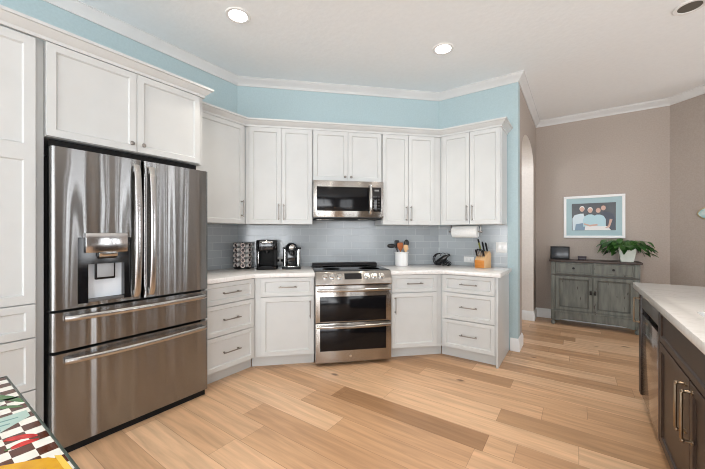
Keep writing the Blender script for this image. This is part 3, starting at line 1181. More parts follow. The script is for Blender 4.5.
E_ = M['espresso']
MB().box(iy(2.555), iy(2.27), 0.02, 0.62, 0.09, 0.862).box(iy(1.50), iy(0.75), 0.02, 0.62, 0.09, 0.862).box(iy(2.27), iy(1.50), 0.02, 0.068, 0.09, 0.862).box(iy(2.27), iy(1.50), 0.068, 0.62, 0.09, 0.69).box(iy(2.27), iy(1.50), 0.53, 0.62, 0.69, 0.862).build('body', E_, t, smooth=False)
MB().box(iy(2.555), iy(0.75), 0.075, 0.60, 0.0, 0.09).build('toe_kick', M['matte_black'], t, smooth=False)
MB().box(iy(2.555), iy(2.522), 0.0, 0.02, 0.09, 0.862, 0.002).build('stile', E_, t)
MB().box(iy(3.247), iy(0.75), 0.625, 1.10, 0.0, 0.862, 0.001).build('back_half', E_, t, smooth=False)
fp = front(t, 'false_drawer_front', iy(2.516), iy(1.33), 0.672, 0.858, 0.0, E_, stile=0.045, rec=0.008)
for y0, y1, hy in ((2.516, 1.927, 1.972), (1.921, 1.33, 1.876)):
    d = front(t, 'door', iy(y0), iy(y1), 0.094, 0.664, 0.0, E_, stile=0.06, rec=0.009)
    mb = MB()
    x = iy(hy)
    zz0, zz1, o_ = 0.425, 0.63, 0.034
    mb.tube([(x, 0.001, zz0), (x, -o_ + 0.008, zz0), (x, -o_, zz0 + 0.008), (x, -o_, zz1 - 0.008), (x, -o_ + 0.008, zz1), (x, 0.001, zz1)], 0.0062, n=12, up=(1, 0, 0))
    for q in (zz0, zz1):
        mb.lathe([(0.011, 0.001), (0.011, -0.004), (0.007, -0.007)], (x, 0, q), 16, 'y')
        mb.ball((x, -o_ + 0.004, q), 0.0085, 0.0085, 0.0085)
    mb.build('handle', M['bronze'], d)
d = front(t, 'door', iy(1.324), iy(0.76), 0.094, 0.858, 0.0, E_, stile=0.06, rec=0.009)

t = thing('dishwasher', 'dark stainless dishwasher set into the island', 'dishwasher', FI, (-2.862, 0, 0))
MB().box(-0.298, 0.298, 0.06, 0.60, 0.09, 0.862).build('body', M['side_grey'], t, smooth=False)
MB().box(-0.298, 0.298, 0.075, 0.58, 0.0, 0.09).build('toe_kick', M['matte_black'], t, smooth=False)
d = MB().box(-0.300, 0.300, 0.003, 0.06, 0.095, 0.700, 0.003).build('door', M['black_steel'], t)
MB().box(-0.298, 0.298, 0.042, 0.06, 0.700, 0.742).build('handle_recess', M['matte_black'], t, smooth=False)
M['dw_panel'] = new_mat('grey_control_strip', (0.16, 0.165, 0.165), 0.3, 0.6)
MB().box(-0.300, 0.300, 0.003, 0.06, 0.742, 0.858, 0.003).build('control_panel', M['dw_panel'], t)

t = thing('island_cabinet', 'narrow dark island end cabinet with a bronze pull, beyond the dishwasher', 'cabinet', FI, (-3.205, 0, 0))
MB().box(-0.042, 0.042, 0.02, 0.62, 0.09, 0.862).build('body', E_, t, smooth=False)
MB().box(-0.042, 0.042, 0.075, 0.60, 0.0, 0.09).build('toe_kick', M['matte_black'], t, smooth=False)
d = MB().box(-0.040, 0.040, -0.002, 0.02, 0.094, 0.858, 0.002).build('door', E_, t)
mb = MB()
zz0, zz1, o_ = 0.625, 0.80, 0.034
mb.tube([(0, 0.0, zz0), (0, -o_ + 0.008, zz0), (0, -o_, zz0 + 0.008), (0, -o_, zz1 - 0.008), (0, -o_ + 0.008, zz1), (0, 0.0, zz1)], 0.0062, n=12, up=(1, 0, 0))
for q in (zz0, zz1):
    mb.lathe([(0.011, 0.001), (0.011, -0.004), (0.007, -0.007)], (0, -0.002, q), 16, 'y')
    mb.ball((0, -o_ + 0.004, q), 0.0095, 0.0095, 0.0095)
mb.build('handle', M['bronze'], d)

# island countertop with an undermount sink opening
IX0, IX1, IY0, IY1 = 0.362, 1.55, 0.65, 3.335
SX0, SX1, SY0, SY1 = 0.475, 0.90, 1.52, 2.245
ZI0, ZI1 = 0.8625, 0.905
ct = MB().box(IX0, IX1, IY0, IY1, ZI0, ZI1, 0.004).build('countertop', M['quartz'])
boolean_cut(ct, MB().box(SX0, SX1, SY0, SY1, 0.8, 1.0, 0.03))
tag(ct, 'white quartz island countertop with faint grey veins', 'countertop')
mb = MB()
zb = 0.70
mb.box(SX0 - 0.012, SX1 + 0.012, SY0 - 0.012, SY1 + 0.012, zb - 0.003, zb)
mb.box(SX0 - 0.012, SX0 - 0.004, SY0 - 0.012, SY1 + 0.012, zb, ZI0 - 0.0005)
mb.box(SX1 + 0.004, SX1 + 0.012, SY0 - 0.012, SY1 + 0.012, zb, ZI0 - 0.0005)
mb.box(SX0 - 0.012, SX1 + 0.012, SY0 - 0.012, SY0 - 0.004, zb, ZI0 - 0.0005)
mb.box(SX0 - 0.012, SX1 + 0.012, SY1 + 0.004, SY1 + 0.012, zb, ZI0 - 0.0005)
M['sink'] = new_mat('grey_green_sink_steel', (0.34, 0.38, 0.36), 0.3, 0.7)
tag(mb.build('sink', M['sink'], smooth=False), 'grey undermount sink set in the island countertop', 'sink')
# ------------------------------------------------------------------ sideboard in the hall
t = thing('sideboard', 'distressed grey-green sideboard with dark wood top against the taupe wall', 'sideboard', FH, (0.18, 0, 0))
D_ = M['distressed']
SD = 0.36
MB().box(-0.475, 0.475, -SD + 0.02, -0.02, 0.085, 0.895, 0.002).build('body', D_, t)
MB().box(-0.505, 0.505, -SD - 0.015, -0.012, 0.895, 0.922, 0.005).build('top', M['dark_top'], t)
yf = -SD + 0.02
for x in (-0.455, 0.455):
    MB().box(x - 0.026, x + 0.026, yf - 0.012, yf + 0.04, 0.10, 0.893, 0.004).build('corner_post', D_, t)
for x in (-0.455, 0.455):
    for y in (yf + 0.012, -0.05):
        MB().lathe([(0.014, 0.0), (0.026, 0.012), (0.028, 0.035), (0.020, 0.05), (0.016, 0.06), (0.028, 0.075), (0.030, 0.10)], (x, y, 0), 20).build('foot', D_, t)
MB().box(-0.475, 0.475, yf - 0.014, yf, 0.705, 0.722, 0.003).build('rail', M['rubbed'], t)
MB().box(-0.475, 0.475, yf - 0.016, yf, 0.185, 0.215, 0.005).build('rail', D_, t)
apr = [(-0.43, 0.19), (-0.43, 0.062)]
for i in range(21):
    u = i / 20
    apr.append((-0.40 + 0.80 * u, 0.062 + 0.028 * math.sin(PI * u) ** 0.5 + 0.010 * math.sin(3 * PI * u) ** 2))
apr += [(0.43, 0.062), (0.43, 0.19)]
MB().prism_y(apr, yf - 0.008, yf + 0.004).build('apron', D_, t)
M['knob_black'] = new_mat('dark_iron', (0.02, 0.018, 0.016), 0.45, 0.6)
for x0, x1 in ((-0.425, -0.006), (0.006, 0.425)):
    d = MB().shaker(x0, x1, 0.735, 0.885, yf - 0.016, th=0.018, stile=0.022, rec=0.005, slope=0.006).build('drawer', D_, t, angle=20)
    knob(d, ((x0 + x1) / 2, yf - 0.016, 0.812), M['knob_black'], 0.015)
for s in (-1, 1):
    x0, x1 = sorted((s * 0.005, s * 0.425))
    d = MB().shaker(x0, x1, 0.222, 0.698, yf - 0.016, th=0.018, stile=0.052, rec=0.012, slope=0.014).build('door', D_, t, angle=20)
    bead = MB()
    for (a0, a1, c0, c1) in ((x0 + 0.050, x0 + 0.055, 0.272, 0.648), (x1 - 0.055, x1 - 0.050, 0.272, 0.648), (x0 + 0.050, x1 - 0.050, 0.272, 0.277), (x0 + 0.050, x1 - 0.050, 0.643, 0.648)):
        bead.box(a0, a1, yf - 0.0185, yf - 0.0155, c0, c1)
    bead.build('bead', M['rubbed'], d, smooth=False)
    MB().box(min(s * 0.012, s * 0.036), max(s * 0.012, s * 0.036), yf - 0.030, yf - 0.015, 0.46, 0.515, 0.004).build('latch', M['knob_black'], d)

ST = 0.922
t = thing('photo_display', 'dark framed digital photo display leaning on the sideboard', 'photo frame', FH, (-0.200, -0.20, ST))
fr_ = MB().box(-0.118, 0.118, 0.0, 0.016, 0.0, 0.185, 0.003).build('frame', M['matte_black'], t)
MB().box(-0.104, 0.104, -0.0015, 0.001, 0.016, 0.170, 0.0005).build('screen', new_mat('unlit_screen', (0.03, 0.033, 0.038), 0.25), t)
MB().prism_x([(0.016, 0.13), (0.060, 0.0), (0.068, 0.0), (0.02, 0.15)], -0.03, 0.03).build('stand', M['matte_black'], t)
for c in t.children:
    c.rotation_euler.x = math.radians(-6) if c.name.split('.')[0] != 'stand' else 0
t = thing('small_box', 'small dark box on the sideboard between photo display and plant', 'box', FH, (0.064, -0.2, ST))
MB().box(-0.048, 0.048, -0.035, 0.035, 0, 0.036, 0.004).build('base', new_mat('dark_plum_lacquer', (0.022, 0.012, 0.018), 0.35), t)
MB().box(-0.051, 0.051, -0.038, 0.038, 0.036, 0.054, 0.005).build('lid', new_mat('dark_plum_lid', (0.028, 0.015, 0.022), 0.3), t)

# plant
t = thing('potted_plant', 'trailing green houseplant in a pale square tapered pot on the sideboard', 'plant', FH, (0.545, -0.2, ST))
b = bmesh.new()
rings = []
for w, z in ((0.066, 0.0), (0.094, 0.185), (0.100, 0.187), (0.101, 0.205), (0.092, 0.205), (0.088, 0.17)):
    rings.append([b.verts.new((sx_ * w, sy_ * w * 0.8, z)) for sx_, sy_ in ((-1, -1), (1, -1), (1, 1), (-1, 1))])
for i in range(len(rings) - 1):
    for j in range(4):
        b.faces.new((rings[i][j], rings[i][(j + 1) % 4], rings[i + 1][(j + 1) % 4], rings[i + 1][j]))
b.faces.new(rings[0])
bmesh.ops.recalc_face_normals(b, faces=b.faces[:])
bmesh.ops.bevel(b, geom=[e for e in b.edges if abs(e.verts[0].co.z - e.verts[1].co.z) > 0.01], offset=0.008, segments=2, affect='EDGES')
pot = MB().merge(b).build('pot', mottle(new_mat('pale_glazed_pot', (0.6, 0.62, 0.56), 0.4), srgb(196, 202, 190), srgb(210, 214, 204), 12), t)
MB().box(-0.086, 0.086, -0.068, 0.068, 0.160, 0.176).build('soil', new_mat('potting_soil', (0.03, 0.02, 0.014), 0.9), t, smooth=False)
M['leaf'] = mottle(new_mat('pothos_leaf', (0.05, 0.12, 0.03), 0.4), srgb(34, 74, 30), srgb(70, 112, 48), 9)


def leaf(b, base_p, dirv, size, droop):
    d = Vector(dirv).normalized()
    up = Vector((0, 0, 1))
    s = d.cross(up)
    s = s.normalized() if s.length > 0.05 else Vector((1, 0, 0))
    n = s.cross(d).normalized()
    cols = []
    prof = ((0.0, 0.02), (0.10, 0.40), (0.28, 0.52), (0.55, 0.44), (0.8, 0.22), (1.0, 0.0))
    for u, w in prof:
        c = Vector(base_p) + d * (u * size) - Vector((0, 0, 1)) * (droop * size * u * u)
        cols.append((b.verts.new(c - s * w * size + n * 0.10 * w * size), b.verts.new(c - n * 0.04 * size), b.verts.new(c + s * w * size + n * 0.10 * w * size)))
    for i in range(len(cols) - 1):
        a, c = cols[i], cols[i + 1]
        b.faces.new((a[0], a[1], c[1], c[0]))
        b.faces.new((a[1], a[2], c[2], c[1]))


rnd = random.Random(5)
fol = bmesh.new()
stems = MB()
for i in range(110):
    a = rnd.uniform(0, 2 * PI)
    reach = rnd.uniform(0.04, 0.21)
    hh = rnd.uniform(0.20, 0.31) - reach * rnd.uniform(0.0, 0.75)
    ex, ey = reach * math.cos(a) * 1.05, reach * math.sin(a) * 0.62
    if i < 10:
        ex, hh, ey = 0.15 + 0.07 * rnd.random(), 0.23 - 0.12 * rnd.random(), -0.07 + 0.08 * rnd.random()
    if 10 <= i < 26:
        ex, hh, ey = -0.11 - 0.12 * rnd.random(), 0.29 - 0.15 * rnd.random(), -0.07 + 0.1 * rnd.random()
    if abs(ex) < 0.11:
        hh = max(hh, 0.215)
    p0 = Vector((ex * 0.25, ey * 0.3, 0.17))
    p1 = Vector((ex, ey, hh))
    mid = (p0 + p1) / 2 + Vector((0, 0, 0.06))
    stems.tube([p0, mid, p1], 0.002, n=5)
    dv = Vector((ex, ey - 0.05, rnd.uniform(-0.16, 0.0))) + Vector((rnd.uniform(-.06, .06), rnd.uniform(-.06, .06), 0))
    leaf(fol, p1, dv, rnd.uniform(0.065, 0.105), rnd.uniform(0.1, 0.7))
leaf(fol, Vector((0.0, -0.079, 0.205)), (0.1, -0.25, -1), 0.055, 0.0)
stems.build('stems', new_mat('plant_stem', srgb(70, 104, 50), 0.5), t)
MB().merge(fol).build('foliage', M['leaf'], t, angle=60)

# framed photograph
t = thing('picture_frame', 'white framed family photograph with teal mat on the taupe wall', 'picture', FH, (0.195, 0, 1.23))
PW, PH_ = 0.352, 0.61
mb = MB()
fw = 0.034
mb.box(-PW, PW, -0.030, -0.004, PH_ - fw, PH_, 0.003)
mb.box(-PW, PW, -0.030, -0.004, 0, fw, 0.003)
mb.box(-PW, -PW + fw, -0.030, -0.004, fw, PH_ - fw, 0.003)
mb.box(PW - fw, PW, -0.030, -0.004, fw, PH_ - fw, 0.003)
mb.build('frame', M['trim'], t)
MB().box(-PW + fw, PW - fw, -0.018, -0.006, fw, PH_ - fw).build('mat_board', M['label_teal'], t, smooth=False)
PZ0, PZ1, PX = 0.110, 0.500, 0.252
mats = [new_mat('print_dark_background', srgb(38, 42, 46), 0.3), new_mat('print_skin', srgb(196, 158, 140), 0.4),
        new_mat('print_pale_shirt', srgb(200, 214, 220), 0.4), new_mat('print_blue_shirt', srgb(168, 200, 208), 0.4),
        new_mat('print_navy_shirt', srgb(44, 50, 66), 0.4), new_mat('print_patterned_shirt', srgb(112, 138, 160), 0.4),
        new_mat('print_white_cloth', srgb(222, 220, 218), 0.4), new_mat('print_hair', srgb(70, 56, 48), 0.4)]
mb = MB()
mb.box(-PX, PX, -0.0195, -0.018, PZ0, PZ1, mat=0)
lay = [0]


def flat(pts, mat):
    lay[0] += 1
    y = -0.0195 - 0.00012 * lay[0]
    bb = bmesh.new()
    bb.faces.new([bb.verts.new((p[0], y, p[1])) for p in pts])
    for f in bb.faces:
        if f.normal.y > 0:
            f.normal_flip()
    bmesh.ops.recalc_face_normals(bb, faces=bb.faces[:])
    for f in bb.faces:
        f.normal_update()
        if f.normal.y > 0:
            f.normal_flip()
    mb.merge(bb, mat)


def oval(cx, cz, rx, rz, mat):
    flat([(cx + rx * math.cos(2 * PI * k / 24), cz + rz * math.sin(2 * PI * k / 24)) for k in range(24)], mat)


def figure(cx, base_z, sh_z, w, shirt, head_z, hair, lean=0.0):
    """a person in the print: shoulders, sleeves, head"""
    flat([(cx - w, base_z), (cx - w * 1.02, sh_z - 0.06), (cx - w * 0.7, sh_z - 0.012), (cx - 0.02 + lean, sh_z + 0.008),
          (cx + 0.02 + lean, sh_z + 0.008), (cx + w * 0.7, sh_z - 0.012), (cx + w * 1.02, sh_z - 0.06), (cx + w, base_z)], shirt)
    oval(cx + lean, head_z + 0.01, 0.030, 0.038, hair)
    oval(cx + lean, head_z, 0.027, 0.034, 1)


figure(-0.165, PZ0 + 0.002, 0.345, 0.078, 2, 0.415, 6, 0.035)
flat([(-0.215, PZ0 + 0.002), (-0.205, 0.20), (-0.10, 0.22), (-0.09, PZ0 + 0.002)], 5)
figure(0.155, PZ0 + 0.002, 0.365, 0.085, 4, 0.425, 7, -0.04)
figure(-0.035, PZ0 + 0.055, 0.33, 0.082, 3, 0.395, 6, 0.0)
figure(0.065, PZ0 + 0.045, 0.325, 0.076, 3, 0.392, 7, -0.008)
flat([(-0.10, PZ0 + 0.002), (-0.09, PZ0 + 0.06), (0.16, PZ0 + 0.058), (0.20, PZ0 + 0.002)], 6)
flat([(-0.11, 0.215), (-0.04, 0.19), (0.05, 0.20), (0.05, 0.178), (-0.04, 0.165), (-0.11, 0.195)], 1)
flat([(0.13, PZ0 + 0.03), (0.185, PZ0 + 0.04), (0.215, 0.26), (0.185, 0.27), (0.17, 0.18)], 1)
mb.build('photo_print', mats, t, smooth=False)

# fish-shaped ornament on the angled wall, cut by the edge of the picture
FA = ((XN, YB), -PI / 4)
t = thing('wall_ornament', 'pale teal leaf-shaped wall ornament with gold rim at the right edge', 'ornament', FA, (0.425, 0, 1.44))
ol, inn = [], []
for k in range(40):
    a = 2 * PI * k / 40
    x = 0.135 * math.cos(a)
    z = 0.085 * (abs(math.sin(a)) ** 1.25) * (1 if math.sin(a) >= 0 else -1)
    ol.append((x, z + 0.09))
    inn.append((x * 0.86, z * 0.80 + 0.09))
MB().prism_y(ol, -0.016, -0.002, 0.003).build('rim', new_mat('soft_gold', srgb(196, 178, 140), 0.35, 0.6), t)
MB().prism_y(inn, -0.022, -0.015, 0.002).build('inlay', mottle(new_mat('teal_shell', srgb(150, 200, 204), 0.3), srgb(120, 186, 192), srgb(214, 228, 224), 14), t)

# ------------------------------------------------------------------ counter things
CT = CZ1
# pod carousel: wire tower holding rows of foil-topped pods
t = thing('pod_carousel', 'round carousel tower full of black and white coffee pods in the counter corner', 'carousel', loc=(-2.955, 2.150, CT))
mb = MB().lathe([(0.085, 0), (0.085, 0.008), (0.02, 0.014), (0.008, 0.02), (0.008, 0.288), (0.0005, 0.290)], n=28)
mb.build('base', M['dark'], t)
mb = MB()
NC, NR_ = 7, 5
for z in (0.018, 0.276):
    mb.lathe([(0.088, z), (0.092, z), (0.092, z + 0.004), (0.088, z + 0.004)], n=32)
for i in range(NC):
    a = 2 * PI * (i + 0.5) / NC
    mb.cyl((0.090 * math.cos(a), 0.090 * math.sin(a), 0.012), (0.090 * math.cos(a), 0.090 * math.sin(a), 0.280), 0.0022, 8)
    mb.cyl((0.0, 0.0, 0.278), (0.090 * math.cos(a), 0.090 * math.sin(a), 0.278), 0.0022, 8)
mb.build('wire_rack', M['dark'], t)
M['pod_white'] = new_mat('pod_cup', (0.80, 0.77, 0.76), 0.4)
M['pod_dark'] = new_mat('pod_lid_print', srgb(46, 36, 40), 0.35)
M['pod_foil'] = new_mat('pod_foil', srgb(216, 200, 196), 0.35)
for i in range(NC):
    a = 2 * PI * i / NC + 0.3
    for j in range(NR_):
        z = 0.040 + j * 0.0535
        c, s = math.cos(a), math.sin(a)
        ax = Vector((c, s, -0.28 if (i % 2) else 0.28)).normalized()
        p = Vector((0.088 * c, 0.088 * s, z))
        mb = MB()
        mb.tube([p - ax * 0.040, p - ax * 0.004, p], [0.017, 0.0225, 0.0245], n=14, mat=0)
        mb.tube([p, p + ax * 0.002], [0.0245, 0.0235], n=14, mat=1)
        mb.tube([p + ax * 0.002, p + ax * 0.003], [0.0155, 0.0145], n=12, mat=2)
        o = mb.build('coffee_pod', [M['pod_white'], M['pod_foil'], M['pod_dark']])
        o.location = t.location
        tag(o, 'foil-lidded coffee pod in a slot of the round pod carousel', 'coffee pod', 'coffee pods in the carousel')

# single-serve coffee maker
t = thing('coffee_maker', 'wide black pod coffee maker beside the pod carousel', 'coffee maker', FB, (0.345, -0.225, CT))
t.scale = (1.06, 1.0, 1.06)
D = M['dark']


def rrect(w, d, r, n=6, cx=0, cy=0):
    pts = []
    for (sx_, sy_, a0) in ((1, 1, 0), (-1, 1, PI / 2), (-1, -1, PI), (1, -1, 1.5 * PI)):
        for k in range(n + 1):
            a = a0 + PI / 2 * k / n
            pts.append((cx + sx_ * (w - r) + r * math.cos(a), cy + sy_ * (d - r) + r * math.sin(a)))
    return pts


mb = MB().prism(rrect(0.100, 0.110, 0.045), 0.0, 0.030, 0.004)
mb.prism(rrect(0.097, 0.055, 0.035, cy=0.052), 0.03, 0.20, 0.003)
mb.box(-0.097, -0.070, -0.10, 0.02, 0.03, 0.20, 0.008)
mb.box(0.070, 0.097, -0.10, 0.02, 0.03, 0.20, 0.008)
mb.build('body', M['matte_black'], t)
MB().prism(rrect(0.103, 0.112, 0.048), 0.188, 0.292, 0.010).build('brew_head', M['gloss_black'], t)
MB().prism(rrect(0.066, 0.065, 0.02, cy=-0.035), 0.030, 0.036, 0.002).build('drip_tray', M['dark'], t)
MB().cyl((0, -0.04, 0.165), (0, -0.04, 0.19), 0.018).build('spout', M['dark'], t)
mb = MB()
pts = [(0.062 * math.cos(PI + PI * i / 14), -0.112 + 0.018 * math.sin(PI + PI * i / 14), 0.272) for i in range(15)]
mb.tube(pts, 0.006, 0.010, 10)
mb.build('handle', M['chrome'], t)
MB().box(-0.082, -0.074, -0.104, -0.098, 0.06, 0.18, 0.002).build('side_trim', M['chrome'], t)

# capsule machine
t = thing('capsule_machine', 'black and chrome capsule coffee machine left of the range', 'coffee maker', FB, (0.600, -0.215, CT))
t.scale = (1.0, 1.0, 1.06)
MB().prism(rrect(0.098, 0.115, 0.03), 0.0, 0.022, 0.004).build('base', D, t)
mb = MB().prism(rrect(0.055, 0.055, 0.02, cy=0.045), 0.022, 0.20, 0.003)
mb.build('column', M['gloss_black'], t)
for s in (-1, 1):
    MB().tube([(s * 0.072, 0.03, 0.022), (s * 0.072, 0.03, 0.195)], [0.020, 0.018], n=24).build('side_tank', M['chrome'], t)
MB().lathe([(0.0005, 0.262), (0.022, 0.260), (0.044, 0.250), (0.058, 0.232), (0.064, 0.205), (0.064, 0.185), (0.05, 0.180), (0.0005, 0.180)], (0, -0.015, 0), 32).build('brew_head', D, t)
mb = MB()
mb.tube([(0.040 * math.sin(a), -0.015 - 0.0655 * math.cos(a * 0.6), 0.215 + 0.028 * math.cos(a)) for a in [2 * PI * k / 24 for k in range(25)]], 0.007, n=10, caps=False)
mb.ball((0, -0.074, 0.215), 0.032, 0.010, 0.022)
mb.build('chrome_face', M['chrome'], t)
MB().box(-0.012, 0.012, -0.07, 0.0, 0.14, 0.182, 0.006).build('spout', M['dark'], t)
mb = MB()
mb.tube([(-0.064, 0.0, 0.205), (-0.095, 0.0, 0.210)], 0.009, n=10)
mb.tube([(0.064, 0.0, 0.205), (0.100, 0.0, 0.205)], 0.009, n=10)
mb.build('lever', D, t)
MB().prism(rrect(0.05, 0.045, 0.02, cy=-0.065), 0.022, 0.032, 0.003).build('drip_tray', M['chrome'], t)

# power cord and plug between the two machines
t = thing('wall_outlet', 'white outlet with black plugs behind the coffee machines', 'outlet', FB, (0.470, -0.008, 0.985))
MB().box(-0.058, 0.058, -0.006, 0, -0.036, 0.036, 0.003).build('plate', M['plate'], t)
MB().box(-0.035, -0.010, -0.032, -0.006, -0.014, 0.014, 0.004).build('plug', M['dark'], t)
MB().box(0.010, 0.035, -0.032, -0.006, -0.014, 0.014, 0.004).build('plug', M['dark'], t)
tag(MB().tube([frame(FB, 0.495, -0.04, 0.985), frame(FB, 0.505, -0.055, 0.95), frame(FB, 0.50, -0.06, 0.918), frame(FB, 0.525, -0.07, 0.9165), frame(FB, 0.56, -0.095, 0.9165)], 0.0032, n=8).build('power_cord', M['dark']),
    'short black power cord from the outlet to the capsule coffee machine', 'cord')

# crock of utensils
CK = (1.876, -0.135, CT)
t = thing('utensil_crock', 'white ceramic crock of cooking utensils right of the range', 'crock', FB, CK)
MB().lathe([(0.070, 0), (0.076, 0.006), (0.078, 0.08), (0.078, 0.145), (0.083, 0.150), (0.084, 0.162), (0.078, 0.165), (0.073, 0.160), (0.072, 0.03), (0.0005, 0.028)], n=40).build('body', M['ceramic'], t)


def utensil(name, label, cat, foot, tip, hr, mat, head, hmat=None):
    """foot and tip are local to the crock; head(mb) shapes the working end round the tip"""
    o = thing(name, label, cat, FB, (CK[0] + foot[0], CK[1] + foot[1], CT + foot[2]))
    f, p = Vector(foot), Vector(tip)
    v = p - f
    MB().tube([Vector((0, 0, 0)), v * 0.5, v], [hr, hr * 0.9, hr], n=10).build('shaft', mat, o)
    mb = MB()
    head(mb, v)
    mb.build('head', hmat or mat, o)
    return o


BLK = new_mat('black_nylon', (0.016, 0.017, 0.018), 0.35)


def bowl_head(rx, ry, rz, off):
    return lambda mb, v: mb.ball(v + Vector(off), rx, ry, rz)


def blade_head(w, h, th, lean):
    def f(mb, v):
        d = v.normalized()
        a = math.atan2(d.x, d.z)
        pts = [(-w * 0.35, -0.01), (-w, h * 0.4), (-w, h * 0.85), (-w * 0.7, h), (w * 0.7, h), (w, h * 0.85), (w, h * 0.4), (w * 0.35, -0.01)]
        pts = [(v.x + px_ * math.cos(a) + pz * math.sin(a), v.z - px_ * math.sin(a) + pz * math.cos(a)) for px_, pz in pts]
        mb.prism_y(pts, v.y - th, v.y + th, 0.002)
    return f


utensil('ladle', 'black ladle leaning far left out of the white crock', 'utensil', (0.018, -0.018, 0.033), (-0.090, -0.022, 0.235), 0.006, BLK, bowl_head(0.050, 0.036, 0.027, (-0.042, 0, 0.0)))
utensil('spatula', 'black spatula standing at the back left of the white crock', 'utensil', (-0.03, 0.030, 0.033), (-0.040, 0.044, 0.215), 0.006, BLK, blade_head(0.030, 0.085, 0.004, 0))
utensil('wooden_spoon', 'reddish wooden spoon upright in the middle of the white crock', 'utensil', (-0.005, -0.005, 0.033), (-0.012, 0.004, 0.190), 0.007, M['spoon_a'], blade_head(0.036, 0.082, 0.006, 0))
utensil('wooden_spatula', 'pale wooden spatula right of the reddish spoon in the crock', 'utensil', (0.030, -0.040, 0.033), (0.036, -0.042, 0.178), 0.007, M['spoon_b'], blade_head(0.027, 0.070, 0.006, 0))
utensil('serving_spoon', 'black spoon rising highest at the right of the white crock', 'utensil', (0.010, 0.030, 0.033), (0.062, 0.040, 0.235), 0.006, BLK, bowl_head(0.032, 0.014, 0.044, (0.014, 0, 0.03)))
utensil('slotted_turner', 'thin tan handled utensil leaning right in the crock', 'utensil', (0.040, -0.005, 0.033), (0.064, -0.006, 0.19), 0.005, M['spoon_b'], bowl_head(0.012, 0.008, 0.022, (0.008, 0, 0.012)))

# black wire ornament
t = thing('wire_ornament', 'black curled-wire counter ornament cradling a tilted dark bottle shape', 'ornament', FR, (-1.305, -0.16, CT))
t.scale = (0.85, 0.85, 0.92)
mb = MB()
mb.tube([(-0.095, 0, 0.035), (-0.06, 0, 0.047), (0.0, 0, 0.080), (0.03, 0, 0.102), (0.05, 0, 0.118), (0.078, 0, 0.132), (0.098, 0, 0.140)],
        [0.020, 0.034, 0.038, 0.036, 0.022, 0.014, 0.015], n=18)
mb.build('bottle_shape', M['gloss_black'], t)
mb = MB()
W_ = 0.0062


def ring(c, r, a0=0.0, a1=2 * PI, y=0.0, n=26):
    return [(c[0] + r * math.cos(a0 + (a1 - a0) * k / n), y, c[1] + r * math.sin(a0 + (a1 - a0) * k / n)) for k in range(n + 1)]


for y in (-0.030, 0.030):
    mb.tube(ring((-0.058, 0.078), 0.073, PI * 0.45, PI * 1.6, y), W_ * 1.4, n=8)
    mb.tube(ring((0.015, 0.026), 0.0215, 0, 2 * PI, y), W_, n=8, caps=False)
    mb.tube(ring((0.082, 0.026), 0.0215, 0, 2 * PI, y), W_, n=8, caps=False)
    mb.tube([(-0.055, y, 0.006), (-0.02, y, 0.02), (0.015, y, 0.026), (0.05, y, 0.068), (0.082, y, 0.026)], W_ * 0.9, n=8)
mb.tube(ring((0.0, 0.125), 0.036, -0.2, PI * 1.05, 0), W_ * 0.6, n=8)
mb.tube(ring((0.055, 0.135), 0.026, 0, PI, 0), W_ * 0.5, n=8)
for x, z in ((-0.058, 0.006), (0.015, 0.026), (0.082, 0.026), (0.05, 0.066)):
    mb.cyl((x, -0.030, z), (x, 0.030, z), W_ * 0.8, 8)
mb.build('wire_cradle', M['dark'], t)

# paper towel under the right wall cabinet
t = thing('paper_towel_holder', 'white paper towel roll on a dark holder under the right wall cabinet', 'paper towel', FR, (-1.043, -0.150, UZ0))
mb = MB()
for x in (-0.165, 0.165):
    mb.box(x - 0.004, x + 0.004, -0.014, 0.014, -0.090, 0.0, 0.002)
mb.cyl((-0.185, 0, -0.075), (0.172, 0, -0.075), 0.007)
mb.ball((-0.187, 0, -0.075), 0.010, 0.010, 0.010)
mb.ball((0.174, 0, -0.075), 0.013, 0.013, 0.013)
mb.build('bracket', M['nickel'], t)
mb = MB().lathe([(0.021, -0.140), (0.066, -0.140), (0.068, -0.136), (0.068, 0.136), (0.066, 0.140), (0.021, 0.140)], (-0.006, 0, -0.075), 40, 'x')
mb.build('paper_roll', M['paper'], t)

# knife block and knives
KB = (-0.852, -0.165)
KROT = math.radians(-14)
t = thing('knife_block', 'honey wood knife block near the right end of the counter', 'knife block', FR, (KB[0], KB[1], CT), rot=KROT)
MB().prism_x([(-0.075, 0.0), (0.085, 0.0), (0.085, 0.15), (0.055, 0.185), (-0.02, 0.155), (-0.075, 0.085)], -0.055, 0.055, 0.004).build('body', M['maple_pale'], t)
MB().box(-0.053, 0.053, -0.082, -0.072, 0.004, 0.086, 0.002).build('front_board', M['maple'], t)
KS = [(-0.040, -0.045, 0.118, 0.075, 0), (-0.020, -0.045, 0.118, 0.07, 1), (0.0, -0.045, 0.118, 0.07, 1), (0.020, -0.045, 0.118, 0.07, 1), (0.040, -0.045, 0.118, 0.075, 0),
      (-0.036, 0.030, 0.172, 0.105, 2), (0.004, 0.030, 0.172, 0.11, 0), (0.040, 0.030, 0.172, 0.10, 0)]
names = ['black handled knife at the front left of the block', 'steel handled steak knife second from left in the front row of the block', 'steel handled steak knife in the middle of the block front row',
         'steel handled steak knife right of the middle one in the block', 'black handled knife at the front right of the block',
         'olive and black handled knife rising at the back left of the block', 'tallest black handled knife at the back middle of the block', 'black handled knife at the back right of the block']
OLV = new_mat('olive_handle', srgb(122, 124, 40), 0.4)
kd = Vector((0, -0.42, 0.90)).normalized()
c_, s_ = math.cos(KROT), math.sin(KROT)
